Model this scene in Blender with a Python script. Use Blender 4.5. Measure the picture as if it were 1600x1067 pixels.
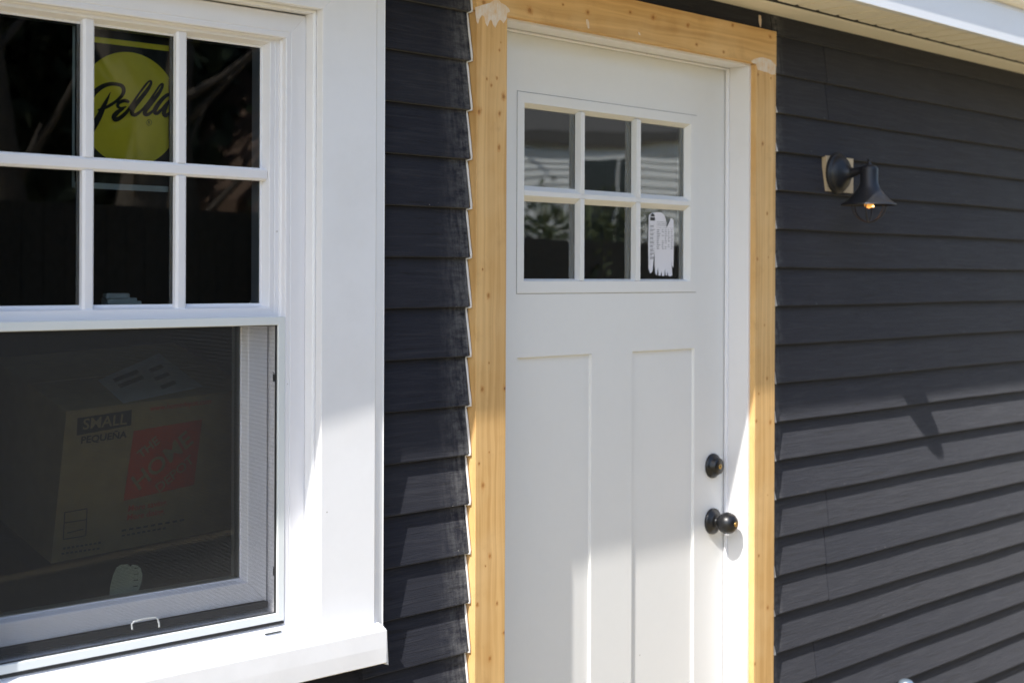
import bpy, bmesh, math, random
from mathutils import Vector, Matrix, noise
R = math.radians
scene = bpy.context.scene
for o in list(bpy.data.objects): bpy.data.objects.remove(o)
random.seed(7)

# ------------------------------------------------------------ camera, world, sun, exposure
ZC = 1.65                      # eye height above the lawn
DW = 2.160                     # metres from the camera to the wall
PSI = R(47.077)
FPX = 2331.0                   # focal length in pixels of a 1600 px wide picture
ROLL = 0.00392
HOR = -101.06
cam_d = bpy.data.cameras.new("camera"); cam = bpy.data.objects.new("camera", cam_d)
scene.collection.objects.link(cam); scene.camera = cam
cam_d.sensor_width = 36.0; cam_d.lens = FPX / 1600 * 36.0
cam_d.shift_y = HOR / 1600.0
cam_d.clip_start = 0.05; cam_d.clip_end = 500
cam.location = (0, -DW, ZC)
cam.rotation_euler = (Matrix.Rotation(-PSI, 4, 'Z') @ Matrix.Rotation(R(90), 4, 'X') @ Matrix.Rotation(ROLL, 4, 'Z')).to_euler()
cam_d.dof.use_dof = True; cam_d.dof.focus_distance = 2.95; cam_d.dof.aperture_fstop = 4.5

SUN = Vector((3.5, 1.0, -4.1)).normalized()     # the way the light travels
world = bpy.data.worlds.new("World"); scene.world = world; world.use_nodes = True
wn = world.node_tree.nodes; bg = wn["Background"]
sky = wn.new("ShaderNodeTexSky"); sky.sky_type = 'NISHITA'; sky.sun_disc = False
sky.sun_elevation = math.asin(-SUN.z)
sky.sun_rotation = math.atan2(-SUN.x, -SUN.y) % (2 * math.pi)
sky.air_density = 1.0; sky.dust_density = 1.0; sky.ozone_density = 1.0
world.node_tree.links.new(sky.outputs[0], bg.inputs[0]); bg.inputs[1].default_value = 0.15
sun_d = bpy.data.lights.new("sun", 'SUN'); sun = bpy.data.objects.new("sun", sun_d)
scene.collection.objects.link(sun)
sun_d.energy = 3.4; sun_d.angle = R(0.53); sun_d.color = (1.0, 0.96, 0.9)
sun.rotation_euler = SUN.to_track_quat('-Z', 'Y').to_euler(); sun.location = (-4, -3, 8)
vs = scene.view_settings
vs.view_transform = 'Standard'; vs.look = 'None'; vs.gamma = 1; vs.use_curve_mapping = False
vs.exposure = 1.08

# ------------------------------------------------------------ measuring: from the photograph to real planes
cr, sr = math.cos(ROLL), math.sin(ROLL)
def ray(px, py):
    u, v = px - 800, py - 533.5
    U, V = cr * u + sr * v, cr * v - sr * u - HOR
    return Vector((math.cos(PSI) * U / FPX + math.sin(PSI), -math.sin(PSI) * U / FPX + math.cos(PSI), -V / FPX))
def at(px, py, y=0.0):
    """x, z of a measured point lying on the upright plane at depth y of the wall"""
    d = ray(px, py); t = (DW + y) / d.y
    return d.x * t, ZC + d.z * t
def at_x(px, py, x):
    d = ray(px, py); t = x / d.x
    return d.y * t - DW, ZC + d.z * t

# ------------------------------------------------------------ mesh helpers
class MB:
    def __init__(s): s.v = []; s.f = []; s.smooth = []
    def add(s, vs_, fs, smooth=False):
        n = len(s.v); s.v += [tuple(v) for v in vs_]
        s.f += [tuple(i + n for i in f) for f in fs]; s.smooth += [smooth] * len(fs)
        return s
    def box(s, x0, x1, y0, y1, z0, z1):
        v = [(x, y, z) for x in (x0, x1) for y in (y0, y1) for z in (z0, z1)]
        return s.add(v, [(0, 1, 3, 2), (4, 6, 7, 5), (0, 4, 5, 1), (2, 3, 7, 6), (0, 2, 6, 4), (1, 5, 7, 3)])
    def prism(s, ring0, ring1, cap=True, smooth=False):
        n = len(ring0)
        f = [(i, (i + 1) % n, n + (i + 1) % n, n + i) for i in range(n)]
        if cap: f += [tuple(range(n - 1, -1, -1)), tuple(range(n, 2 * n))]
        return s.add(list(ring0) + list(ring1), f, smooth)
    def lathe(s, prof, c, axis='Y', n=32, smooth=True):
        """prof: (radius, distance along axis) ; closed where the radius is 0"""
        vs_ = []
        for r, h in prof:
            for k in range(n):
                a = 2 * math.pi * k / n; p, q = r * math.cos(a), r * math.sin(a)
                vs_.append({'Y': (c[0] + p, c[1] + h, c[2] + q), 'Z': (c[0] + p, c[1] + q, c[2] + h), 'X': (c[0] + h, c[1] + p, c[2] + q)}[axis])
        f = [(i * n + k, i * n + (k + 1) % n, (i + 1) * n + (k + 1) % n, (i + 1) * n + k) for i in range(len(prof) - 1) for k in range(n)]
        return s.add(vs_, f, smooth)
    def tube(s, pts, rad, n=8, smooth=True, cap=True):
        rings = []; pts = [Vector(p) for p in pts]
        up = Vector((0.13, 0.31, 0.94)).normalized()
        for i, p in enumerate(pts):
            t = (pts[min(i + 1, len(pts) - 1)] - pts[max(i - 1, 0)]).normalized()
            a = t.cross(up)
            if a.length < 1e-4: a = t.cross(Vector((1, 0, 0)))
            a.normalize(); b = t.cross(a).normalized(); up = -b
            r = rad[i] if isinstance(rad, (list, tuple)) else rad
            rings += [p + a * r * math.cos(2 * math.pi * k / n) + b * r * math.sin(2 * math.pi * k / n) for k in range(n)]
        m = len(pts)
        f = [(i * n + k, i * n + (k + 1) % n, (i + 1) * n + (k + 1) % n, (i + 1) * n + k) for i in range(m - 1) for k in range(n)]
        s.add(rings, f, smooth)
        if cap: s.add(rings[:n], [tuple(range(n))]); s.add(rings[-n:], [tuple(range(n))])
        return s
    def poly(s, pts): return s.add(pts, [tuple(range(len(pts)))])

def build(name, mb, mat, parent=None, bevel=0, seg=2, local=False, kind=None, recalc=True):
    me = bpy.data.meshes.new(name)
    off = Vector((0, 0, 0)) if (parent is None or local) else world_off(parent)
    me.from_pydata([tuple(Vector(v) - off) for v in mb.v], [], mb.f)
    if recalc: bm = bmesh.new(); bm.from_mesh(me); bmesh.ops.recalc_face_normals(bm, faces=bm.faces); bm.to_mesh(me); bm.free()
    for p, sm in zip(me.polygons, mb.smooth): p.use_smooth = sm
    if mat: me.materials.append(mat)
    o = bpy.data.objects.new(name, me); scene.collection.objects.link(o)
    if parent: o.parent = parent
    if bevel:
        b = o.modifiers.new("bevel", 'BEVEL'); b.width = bevel; b.segments = seg; b.limit_method = 'ANGLE'; b.angle_limit = R(35)
    if kind: o['kind'] = kind
    return o
def world_off(p):
    v = Vector((0, 0, 0))
    while p: v += p.location; p = p.parent
    return v
def thing(name, label, cat, loc=(0, 0, 0), rot=0, group=None):
    o = bpy.data.objects.new(name, None); scene.collection.objects.link(o)
    o.empty_display_size = 0.1; o.location = loc; o.rotation_euler = (0, 0, rot)
    o['label'] = label; o['category'] = cat
    if group: o['group'] = group
    return o
def tag(o, label, cat, group=None):
    o['label'] = label; o['category'] = cat
    if group: o['group'] = group
    return o
def struct(o): o['kind'] = 'structure'; return o
def text_mb(body, size, bold=0.0, shear=0.0, space=1.0):
    cu = bpy.data.curves.new("t", 'FONT'); cu.body = body; cu.size = size; cu.offset = bold; cu.shear = shear
    cu.space_character = space; cu.align_x = 'CENTER'; cu.align_y = 'CENTER'; cu.resolution_u = 3
    ob = bpy.data.objects.new("t", cu); scene.collection.objects.link(ob)
    dg = bpy.context.evaluated_depsgraph_get(); me = ob.evaluated_get(dg).to_mesh()
    vs_ = [tuple(v.co) for v in me.vertices]; fs = [tuple(p.vertices) for p in me.polygons]
    ob.evaluated_get(dg).to_mesh_clear(); bpy.data.objects.remove(ob); bpy.data.curves.remove(cu)
    return vs_, fs

# ------------------------------------------------------------ materials
def N(nt, t, **kw):
    n = nt.nodes.new(t)
    for k, v in kw.items():
        if k == 'inp':
            for a, b in v.items(): n.inputs[a].default_value = b
        else: setattr(n, k, v)
    return n
def new_mat(name):
    m = bpy.data.materials.new(name); m.use_nodes = True
    nt = m.node_tree; return m, nt, nt.nodes['Principled BSDF'], nt.links.new
def mth(nt, op, a, b=None, c=None, clamp=False):
    n = nt.nodes.new('ShaderNodeMath'); n.operation = op; n.use_clamp = clamp
    for i, x in enumerate((a, b, c)):
        if x is None: continue
        if isinstance(x, (int, float)): n.inputs[i].default_value = x
        else: nt.links.new(x, n.inputs[i])
    return n.outputs[0]
def mixc(nt, fac, a, b, mode='MIX'):
    n = nt.nodes.new('ShaderNodeMix'); n.data_type = 'RGBA'; n.blend_type = mode
    for i, x in ((0, fac), (6, a), (7, b)):
        if isinstance(x, (int, float)): n.inputs[i].default_value = x
        elif isinstance(x, tuple): n.inputs[i].default_value = (*x, 1) if len(x) == 3 else x
        else: nt.links.new(x, n.inputs[i])
    return n.outputs[2]
def coords(nt, scale=(1, 1, 1), kind='Object', loc=(0, 0, 0)):
    tc = nt.nodes.new('ShaderNodeTexCoord'); mp = nt.nodes.new('ShaderNodeMapping')
    mp.inputs['Scale'].default_value = scale; mp.inputs['Location'].default_value = loc
    nt.links.new(tc.outputs[kind], mp.inputs[0]); return mp.outputs[0]
def world_pos(nt, scale=(1, 1, 1)):
    g = nt.nodes.new('ShaderNodeNewGeometry'); mp = nt.nodes.new('ShaderNodeMapping'); mp.inputs['Scale'].default_value = scale
    nt.links.new(g.outputs['Position'], mp.inputs[0]); return mp.outputs[0]
def nz(nt, vec, scale, detail=4, rough=.55, dist=0):
    n = N(nt, 'ShaderNodeTexNoise', inp={'Scale': scale, 'Detail': detail, 'Roughness': rough, 'Distortion': dist})
    nt.links.new(vec, n.inputs['Vector']); return n.outputs['Fac']
def ramp(nt, x, a, b, lo=0., hi=1.):
    n = N(nt, 'ShaderNodeMapRange', clamp=True, inp={'From Min': a, 'From Max': b, 'To Min': lo, 'To Max': hi})
    nt.links.new(x, n.inputs['Value']); return n.outputs['Result']
def bump(nt, h, strength, dist, bsdf, prev=None):
    b = N(nt, 'ShaderNodeBump', inp={'Strength': strength, 'Distance': dist}); nt.links.new(h, b.inputs['Height'])
    if prev is not None: nt.links.new(prev, b.inputs['Normal'])
    nt.links.new(b.outputs[0], bsdf.inputs['Normal']); return b.outputs[0]

def mat_paint(name, col, rough=.4, dirt=.12, dirtcol=(.45, .42, .36), bumpy=.15, bs=9, specks=True, spec=.5):
    m, nt, b, L = new_mat(name)
    w = world_pos(nt)
    big = nz(nt, w, 4.0, 5, .6); fine = nz(nt, w, 60, 3, .6)
    c = mixc(nt, ramp(nt, big, .48, .8, 0, dirt), col, dirtcol)
    c = mixc(nt, ramp(nt, fine, .35, .75, 0, .06), c, tuple(x * .8 for x in col))
    if specks:
        vo = N(nt, 'ShaderNodeTexVoronoi', inp={'Scale': 16.0}); L(w, vo.inputs['Vector'])
        sp = ramp(nt, vo.outputs['Distance'], .018, .03, 1, 0)
        keep = N(nt, 'ShaderNodeSeparateColor'); L(vo.outputs['Color'], keep.inputs[0])
        c = mixc(nt, mth(nt, 'MULTIPLY', sp, mth(nt, 'GREATER_THAN', keep.outputs[0], .62)), c, (.22, .19, .15))
    L(c, b.inputs['Base Color'])
    b.inputs['Roughness'].default_value = rough; b.inputs['Specular IOR Level'].default_value = spec
    L(ramp(nt, big, .3, .8, rough - .06, rough + .14), b.inputs['Roughness'])
    p = bump(nt, nz(nt, w, bs, 2, .5), bumpy, .004, b)
    bump(nt, fine, .06, .0008, b, p)
    return m
def mat_plain(name, col, rough=.5, metal=0., spec=.5, var=.1, emit=None, es=0):
    m, nt, b, L = new_mat(name)
    f = nz(nt, world_pos(nt), 35, 4)
    L(mixc(nt, ramp(nt, f, .3, .75, 0, 1), col, tuple(max(0, x * (1 - var * 2)) for x in col)), b.inputs['Base Color'])
    b.inputs['Roughness'].default_value = rough; b.inputs['Metallic'].default_value = metal; b.inputs['Specular IOR Level'].default_value = spec
    bump(nt, f, .08, .0006, b)
    if emit: b.inputs['Emission Color'].default_value = (*emit, 1); b.inputs['Emission Strength'].default_value = es
    return m

def mat_siding(name, edges):
    """charcoal clapboard paint with embossed wood grain; pale filler dust near the trim (edges: list of (x, reach))"""
    m, nt, b, L = new_mat(name)
    w = world_pos(nt)
    oi = nt.nodes.new('ShaderNodeObjectInfo')
    sh = N(nt, 'ShaderNodeVectorMath', operation='ADD'); L(w, sh.inputs[0])
    cmb = nt.nodes.new('ShaderNodeCombineXYZ'); L(mth(nt, 'MULTIPLY', oi.outputs['Random'], 37.0), cmb.inputs[0]); L(cmb.outputs[0], sh.inputs[1])
    v = sh.outputs[0]
    mp = N(nt, 'ShaderNodeMapping'); mp.inputs['Scale'].default_value = (3.2, 1, 55); L(v, mp.inputs[0])
    g1 = nz(nt, mp.outputs[0], 1.9, 6, .62, .6)
    mp2 = N(nt, 'ShaderNodeMapping'); mp2.inputs['Scale'].default_value = (9, 1, 260); L(v, mp2.inputs[0])
    g2 = nz(nt, mp2.outputs[0], 1.5, 3, .6)
    big = nz(nt, v, 3.5, 4, .6)
    base = mixc(nt, ramp(nt, big, .3, .7), (.0085, .0103, .0188), (.0128, .0145, .0238))
    base = mixc(nt, ramp(nt, oi.outputs['Random'], 0, 1, 0, .35), base, (.030, .030, .036))
    base = mixc(nt, ramp(nt, g1, .5, .8, 0, .5), base, (.046, .047, .055))
    base = mixc(nt, ramp(nt, g1, .42, .32, 0, .75), base, (.009, .009, .011))
    # filler dust beside the new trim, dragged along the grain and downwards
    sx = nt.nodes.new('ShaderNodeSeparateXYZ'); L(w, sx.inputs[0])
    tot = None
    for ex, reach in edges:
        d = mth(nt, 'ABSOLUTE', mth(nt, 'SUBTRACT', sx.outputs[0], ex))
        k = ramp(nt, d, 0, reach, 1, 0); k = mth(nt, 'POWER', k, 1.6)
        tot = k if tot is None else mth(nt, 'MAXIMUM', tot, k)
    mp3 = N(nt, 'ShaderNodeMapping'); mp3.inputs['Scale'].default_value = (26, 1, 60); L(v, mp3.inputs[0])
    sc1 = nz(nt, mp3.outputs[0], 1, 6, .75); mp4 = N(nt, 'ShaderNodeMapping'); mp4.inputs['Scale'].default_value = (70, 1, 12); L(v, mp4.inputs[0])
    sc2 = nz(nt, mp4.outputs[0], 1, 5, .7)
    dust = mth(nt, 'MULTIPLY', ramp(nt, mth(nt, 'MULTIPLY', sc1, sc2), .18, .40), tot)
    spk = N(nt, 'ShaderNodeTexVoronoi', inp={'Scale': 55.0}); L(w, spk.inputs['Vector'])
    sc = N(nt, 'ShaderNodeSeparateColor'); L(spk.outputs['Color'], sc.inputs[0])
    dots = mth(nt, 'MULTIPLY', ramp(nt, spk.outputs['Distance'], .05, .10, 1, 0), mth(nt, 'GREATER_THAN', sc.outputs[1], .965))
    c = mixc(nt, mth(nt, 'MULTIPLY', dust, .75, clamp=True), base, (.24, .235, .23))
    c = mixc(nt, mth(nt, 'MULTIPLY', dots, .5), c, (.5, .48, .44))
    L(c, b.inputs['Base Color'])
    L(ramp(nt, big, .3, .7, .55, .68), b.inputs['Roughness']); b.inputs['Specular IOR Level'].default_value = .04
    b.inputs['Diffuse Roughness'].default_value = 1.0; b.inputs['Sheen Weight'].default_value = .13; b.inputs['Sheen Roughness'].default_value = .5
    h = mth(nt, 'ADD', mth(nt, 'MULTIPLY', g1, 1.0), mth(nt, 'MULTIPLY', g2, .45))
    p = bump(nt, h, 1.0, .0019, b)
    bump(nt, nz(nt, v, 1.7, 2), .5, .012, b, p)
    return m

def mat_wood(name, along, knots, seed=0.0, putty=()):
    """spruce board; knots = (lengthwise, crosswise, size) in board coordinates; the grain bends round them"""
    m, nt, b, L = new_mat(name)
    tc = nt.nodes.new('ShaderNodeTexCoord'); sp = nt.nodes.new('ShaderNodeSeparateXYZ'); L(tc.outputs['Object'], sp.inputs[0])
    lng = sp.outputs[2] if along == 'Z' else sp.outputs[0]
    crs = sp.outputs[0] if along == 'Z' else sp.outputs[2]
    dep = sp.outputs[1]
    bend = None; dark = None
    kj = ramp(nt, nz(nt, tc.outputs['Object'], 120, 3, .7), .3, .7, .45, 2.4)
    for (l, c_, s) in knots:
        dl = mth(nt, 'MULTIPLY', mth(nt, 'SUBTRACT', lng, l), 1 / (s * 1.25)); dc = mth(nt, 'MULTIPLY', mth(nt, 'SUBTRACT', crs, c_), 1 / s)
        dd = mth(nt, 'MULTIPLY', mth(nt, 'ADD', mth(nt, 'MULTIPLY', dl, dl), mth(nt, 'MULTIPLY', dc, dc)), kj)
        dk = mth(nt, 'EXPONENT', mth(nt, 'MULTIPLY', dd, -.7)); dark = dk if dark is None else mth(nt, 'MAXIMUM', dark, dk)
        wide = mth(nt, 'EXPONENT', mth(nt, 'MULTIPLY', mth(nt, 'ADD', mth(nt, 'MULTIPLY', mth(nt, 'MULTIPLY', dl, dl), .05), mth(nt, 'MULTIPLY', mth(nt, 'MULTIPLY', dc, dc), .16)), -1.0))
        push = mth(nt, 'MULTIPLY', mth(nt, 'MULTIPLY', mth(nt, 'MULTIPLY', dc, wide), s), .55)
        bend = push if bend is None else mth(nt, 'ADD', bend, push)
    warp = N(nt, 'ShaderNodeCombineXYZ'); L(mth(nt, 'MULTIPLY', lng, 1.6), warp.inputs[0]); L(mth(nt, 'MULTIPLY', crs, 9.0), warp.inputs[1]); warp.inputs[2].default_value = seed
    wv = nz(nt, warp.outputs[0], 1.0, 3, .5)
    g = mth(nt, 'ADD', crs, mth(nt, 'MULTIPLY', mth(nt, 'SUBTRACT', wv, .5), .060))
    if bend is not None: g = mth(nt, 'SUBTRACT', g, bend)
    q = N(nt, 'ShaderNodeCombineXYZ'); L(mth(nt, 'MULTIPLY', g, 130.0), q.inputs[0]); L(mth(nt, 'MULTIPLY', lng, 1.4), q.inputs[1]); L(mth(nt, 'MULTIPLY', dep, 60.0), q.inputs[2])
    rings = nz(nt, q.outputs[0], 1.0, 2, .4)
    q2 = N(nt, 'ShaderNodeCombineXYZ'); L(mth(nt, 'MULTIPLY', g, 55.0), q2.inputs[0]); L(mth(nt, 'MULTIPLY', lng, .9), q2.inputs[1]); q2.inputs[2].default_value = seed + 5
    band = nz(nt, q2.outputs[0], 1.0, 2, .5)
    fib = N(nt, 'ShaderNodeCombineXYZ'); L(mth(nt, 'MULTIPLY', crs, 900.0), fib.inputs[0]); L(mth(nt, 'MULTIPLY', lng, 22.0), fib.inputs[1]); L(mth(nt, 'MULTIPLY', dep, 900.0), fib.inputs[2])
    fibre = nz(nt, fib.outputs[0], 1.0, 2, .6)
    blot = nz(nt, tc.outputs['Object'], 5.0, 3, .6)
    c = mixc(nt, ramp(nt, band, .35, .7), (.71, .45, .185), (.55, .32, .115))
    c = mixc(nt, ramp(nt, rings, .46, .66, 0, .38), c, (.43, .225, .07))
    c = mixc(nt, ramp(nt, blot, .45, .75, 0, .45), c, (.77, .55, .29))
    blot2 = nz(nt, tc.outputs['Object'], 14.0, 4, .7); c = mixc(nt, ramp(nt, blot2, .55, .75, 0, .35), c, (.42, .24, .09))
    c = mixc(nt, ramp(nt, fibre, .45, .8, 0, .16), c, (.36, .20, .08))
    if dark is not None:
        nk = nz(nt, tc.outputs['Object'], 260, 3, .7)
        c = mixc(nt, ramp(nt, dark, .04, .6, 0, .62), c, (.46, .20, .045))
        c = mixc(nt, ramp(nt, dark, .55, .85, 0, .5), c, (.26, .10, .025))
        c = mixc(nt, mth(nt, 'MULTIPLY', ramp(nt, dark, .72, .92), ramp(nt, nk, .50, .62, 0, .8)), c, (.05, .02, .008))
    L(c, b.inputs['Base Color']); b.inputs['Roughness'].default_value = .62; b.inputs['Specular IOR Level'].default_value = .25
    bump(nt, mth(nt, 'ADD', fibre, rings), .22, .0006, b)
    return m

def mat_glass(name, ior=1.9, tint=(.94, .95, .94), wav=.0, gr=0.0):
    m, nt, b, L = new_mat(name); nt.nodes.remove(b)
    out = nt.nodes['Material Output']
    fr = N(nt, 'ShaderNodeFresnel', inp={'IOR': ior}); tr = N(nt, 'ShaderNodeBsdfTransparent'); tr.inputs[0].default_value = (*tint, 1)
    gl = N(nt, 'ShaderNodeBsdfGlossy'); gl.inputs['Roughness'].default_value = gr; gl.inputs['Color'].default_value = (.93, .96, .94, 1)
    mx = N(nt, 'ShaderNodeMixShader')
    bp = N(nt, 'ShaderNodeBump', inp={'Strength': 1.0, 'Distance': wav}); L(nz(nt, world_pos(nt, (2.2, 1, 5)), 1.6, 1, .3), bp.inputs['Height'])
    L(bp.outputs[0], gl.inputs['Normal'])
    L(fr.outputs[0], mx.inputs[0]); L(tr.outputs[0], mx.inputs[1]); L(gl.outputs[0], mx.inputs[2]); L(mx.outputs[0], out.inputs[0])
    return m

M = {}
M['metal_white'] = mat_paint("white_coil_metal", (.785, .785, .80), .38, .2, bumpy=.35, bs=7)
M['vinyl'] = mat_paint("white_window_enamel", (.77, .765, .79), .35, .06, bumpy=.08, bs=30)
M['screen_frame'] = mat_paint("pale_grey_screen_frame", (.66, .69, .69), .4, .05, bumpy=.05)
M['door'] = mat_paint("warm_white_door_paint", (.735, .73, .71), .42, .14, (.6, .57, .5), bumpy=.10, bs=14)
M['jamb'] = mat_paint("primed_jamb_paint", (.74, .73, .73), .5, .25, (.55, .52, .47), bumpy=.12, bs=25)
M['soffit'] = mat_paint("cream_soffit_metal", (.86, .82, .72), .45, .1, bumpy=.1, bs=12)
M['fascia'] = mat_paint("white_fascia_metal", (.74, .75, .78), .35, .04, bumpy=.2, bs=5)
M['black_gasket'] = mat_plain("black_gasket", (.012, .012, .013), .6)
M['grey_spacer'] = mat_plain("grey_glazing_spacer", (.42, .50, .47), .4, .3)
M['dark_spacer'] = mat_plain("dark_glazing_spacer", (.05, .06, .058), .5)
M['lock'] = mat_plain("pale_sash_lock_enamel", (.66, .74, .72), .35)
M['dark_metal'] = mat_plain("black_bronze_hardware", (.010, .010, .011), .34, .1, .5)
M['brass'] = mat_plain("brass_key_cylinder", (.65, .42, .14), .3, 1.0)
M['lamp'] = mat_plain("black_lamp_enamel", (.018, .019, .023), .42, .1, .4)
M['lamp_wood'] = mat_plain("tan_mounting_block", (.52, .40, .25), .6)
M['caulk'] = mat_plain("white_caulk", (.72, .70, .67), .55)
def mat_putty():
    m, nt, b, L = new_mat("smeared_filler")
    w = world_pos(nt, (160, 1, 28)); f = nz(nt, w, 1.0, 5, .7); f2 = nz(nt, world_pos(nt), 55, 4, .7)
    k = ramp(nt, mth(nt, 'ADD', mth(nt, 'MULTIPLY', f, .5), mth(nt, 'MULTIPLY', f2, .5)), .36, .62)
    L(mixc(nt, k, (.70, .48, .26), (.74, .69, .64)), b.inputs['Base Color']); b.inputs['Roughness'].default_value = .8
    bump(nt, f, .5, .0012, b); return m
M['putty'] = mat_putty()
M['grass'] = None
M['glass'] = mat_glass("window_glass", 1.85, wav=.00005)
M['low_glass'] = mat_glass("lower_glass", 1.5, tint=(.74, .76, .70))
M['door_glass'] = mat_glass("door_glass", 2.7, wav=.0006, gr=.010)
M['sheath'] = mat_plain("wall_sheathing", (.10, .09, .08), .8)
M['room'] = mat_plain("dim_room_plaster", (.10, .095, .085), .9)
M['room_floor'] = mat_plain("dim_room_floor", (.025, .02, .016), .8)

# ------------------------------------------------------------ ground
def mat_ground():
    m, nt, b, L = new_mat("dry_lawn")
    w = world_pos(nt)
    a = nz(nt, w, .7, 5, .6); f = nz(nt, w, 45, 5, .7)
    c = mixc(nt, ramp(nt, a, .35, .65), (.48, .37, .21), (.36, .30, .15))
    c = mixc(nt, ramp(nt, f, .4, .7), c, (.54, .43, .26))
    L(c, b.inputs['Base Color']); b.inputs['Roughness'].default_value = .95; b.inputs['Specular IOR Level'].default_value = .1
    bump(nt, f, .8, .03, b); return m
g = MB(); g.add([(-150, -150, 0), (150, -150, 0), (150, 150, 0), (-150, 150, 0)], [(0, 1, 2, 3)])
struct(build('lawn', g, mat_ground()))

# ------------------------------------------------------------ key dimensions
Y_TRIM = -.013
X_LTRIM0, _ = at(744, 533, Y_TRIM); X_LTRIM1, _ = at(791.3, 533, Y_TRIM)
X_RTRIM0, _ = at(1180.3, 533, Y_TRIM); X_RTRIM1, _ = at(1211.5, 533, Y_TRIM)
_, Z_HEAD0 = at(792, 24.0, Y_TRIM); _, Z_HEAD0b = at(1175, 99.0, Y_TRIM); Z_HEAD0 = (Z_HEAD0 + Z_HEAD0b) / 2
_, Z_HEAD1 = at(1213, 49.6, Y_TRIM)
Y_DOOR = .075
WIN_Y = -.016; WIN_X, _ = at(503, 500, WIN_Y); WIN_ROT = R(-2.5); WIN_Z = ZC - .74

# ------------------------------------------------------------ siding
EXPO = .1016; LIP = .0120
wall = thing('clapboard_wall', 'dark charcoal painted clapboard house wall around the window and the door', 'wall', (0, 0, 0))
msid = mat_siding("charcoal_siding", [(X_LTRIM0 - .004, .100), (X_RTRIM1 + .02, .055)])
def board(x0, x1, z0, hgt=EXPO, dz=0.0, seed=0, lip=LIP):
    mb = MB(); n = max(2, int((x1 - x0) / .06)); rings = []
    for i in range(n + 1):
        x = x0 + (x1 - x0) * i / n
        wz = .0011 * noise.noise(Vector((x * 1.7, z0 * 9.1 + seed, 3.3))) * 2 + dz
        wy = .0009 * noise.noise(Vector((x * 2.3, z0 * 7.7 + seed, 9.1))) * 2
        top = z0 + hgt + .018
        yt = lip * (hgt + .018) / hgt
        prof = [(LIP + .001 + wy, z0 + wz), (.0016 + wy, z0 + wz + .0002), (.0003 + wy, z0 + wz + .0012), (0 + wy, z0 + wz + .0030),
                (yt * .5 + wy * .5, z0 + (top - z0) * .5), (yt, top), (yt + .004, top)]
        rings.append([(x, y, z) for y, z in prof])
    k = len(rings[0]); vs_ = [p for r in rings for p in r]; fs = []
    for i in range(n):
        for j in range(k):
            fs.append((i * k + j, i * k + (j + 1) % k, (i + 1) * k + (j + 1) % k, (i + 1) * k + j))
    fs += [tuple(range(k)), tuple(range(n * k, n * k + k))]
    mb.add(vs_, fs)
    return build('siding_board', mb, msid, wall)
random.seed(3)
ZL0 = ZC + .5463; ZR0 = ZC + .6378
XL_END = X_LTRIM0 - .0065
win_l = WIN_X - .85; win_r = WIN_X + .120
for k in range(-3, 22):
    z0 = ZL0 - EXPO * k
    if z0 < .06: break
    rel0, rel1 = z0 - ZC, z0 + EXPO - ZC
    if rel0 > .60 or rel1 < -.70:
        if rel0 < .68 or True: board(.15, XL_END, z0, seed=k)
    else:
        board(.15, win_l, z0, seed=k); board(win_r, XL_END, z0, seed=k + .5)
XR_ST = X_RTRIM1 + .003
joints = {0: 1293, 1: 1295, 12: 1296, 13: 1292.5, 14: 1296, 16: 1276.5, 17: 1273.5}
for k in range(-1, 22):
    z0 = ZR0 - EXPO * k
    if z0 < .04: break
    # course below edge k-1 has its own lower edge k
    j = joints.get(k - 1)
    if j:
        xj, _ = at(j, 433 + (k - 7) * 56, 0)
        board(XR_ST, xj - .0012, z0, seed=k + 50); board(xj + .0012, 7.6, z0, dz=-.0035 if k in (15, 14) else -.0012, seed=k + 70)
    else:
        board(XR_ST, 7.6, z0, seed=k + 50)
# boards above the door
for k in range(-1, 1):
    board(XL_END + .004, XR_ST - .004, ZR0 - EXPO * k, seed=k + 90)
# the solid wall behind the boards, with its two openings
yb0, yb1 = .0185, .14
wx0, wx1 = WIN_X - .74, WIN_X + .045; wz0, wz1 = ZC - .67, ZC + .505
dx0, dx1 = X_LTRIM1 - .002, X_RTRIM0 + .002; dz1 = Z_HEAD0 + .004
sh = MB()
sh.box(.05, wx0, yb0, yb1, .0, ZC + .78); sh.box(wx0, wx1, yb0, yb1, .0, wz0); sh.box(wx0, wx1, yb0, yb1, wz1, ZC + .78)
sh.box(wx1, dx0, yb0, yb1, .0, ZC + .78); sh.box(dx0, dx1, yb0, yb1, dz1, ZC + .78); sh.box(dx1, 7.6, yb0, yb1, .0, ZC + .78)
build('wall_sheathing', sh, M['sheath'], wall)
# dim room behind the wall
rm = thing('room', 'dim unlit room seen through the window and door glass', 'room', (2.5, 1.8, 0)); rm['kind'] = 'structure'; del rm['category']
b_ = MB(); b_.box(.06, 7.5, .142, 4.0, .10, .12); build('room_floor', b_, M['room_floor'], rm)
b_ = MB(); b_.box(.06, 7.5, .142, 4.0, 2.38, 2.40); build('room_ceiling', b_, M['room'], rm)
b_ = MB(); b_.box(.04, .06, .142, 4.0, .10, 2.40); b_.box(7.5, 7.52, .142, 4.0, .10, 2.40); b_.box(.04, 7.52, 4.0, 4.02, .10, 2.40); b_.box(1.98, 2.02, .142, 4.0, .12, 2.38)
build('room_wall', b_, M['room'], rm)

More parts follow.
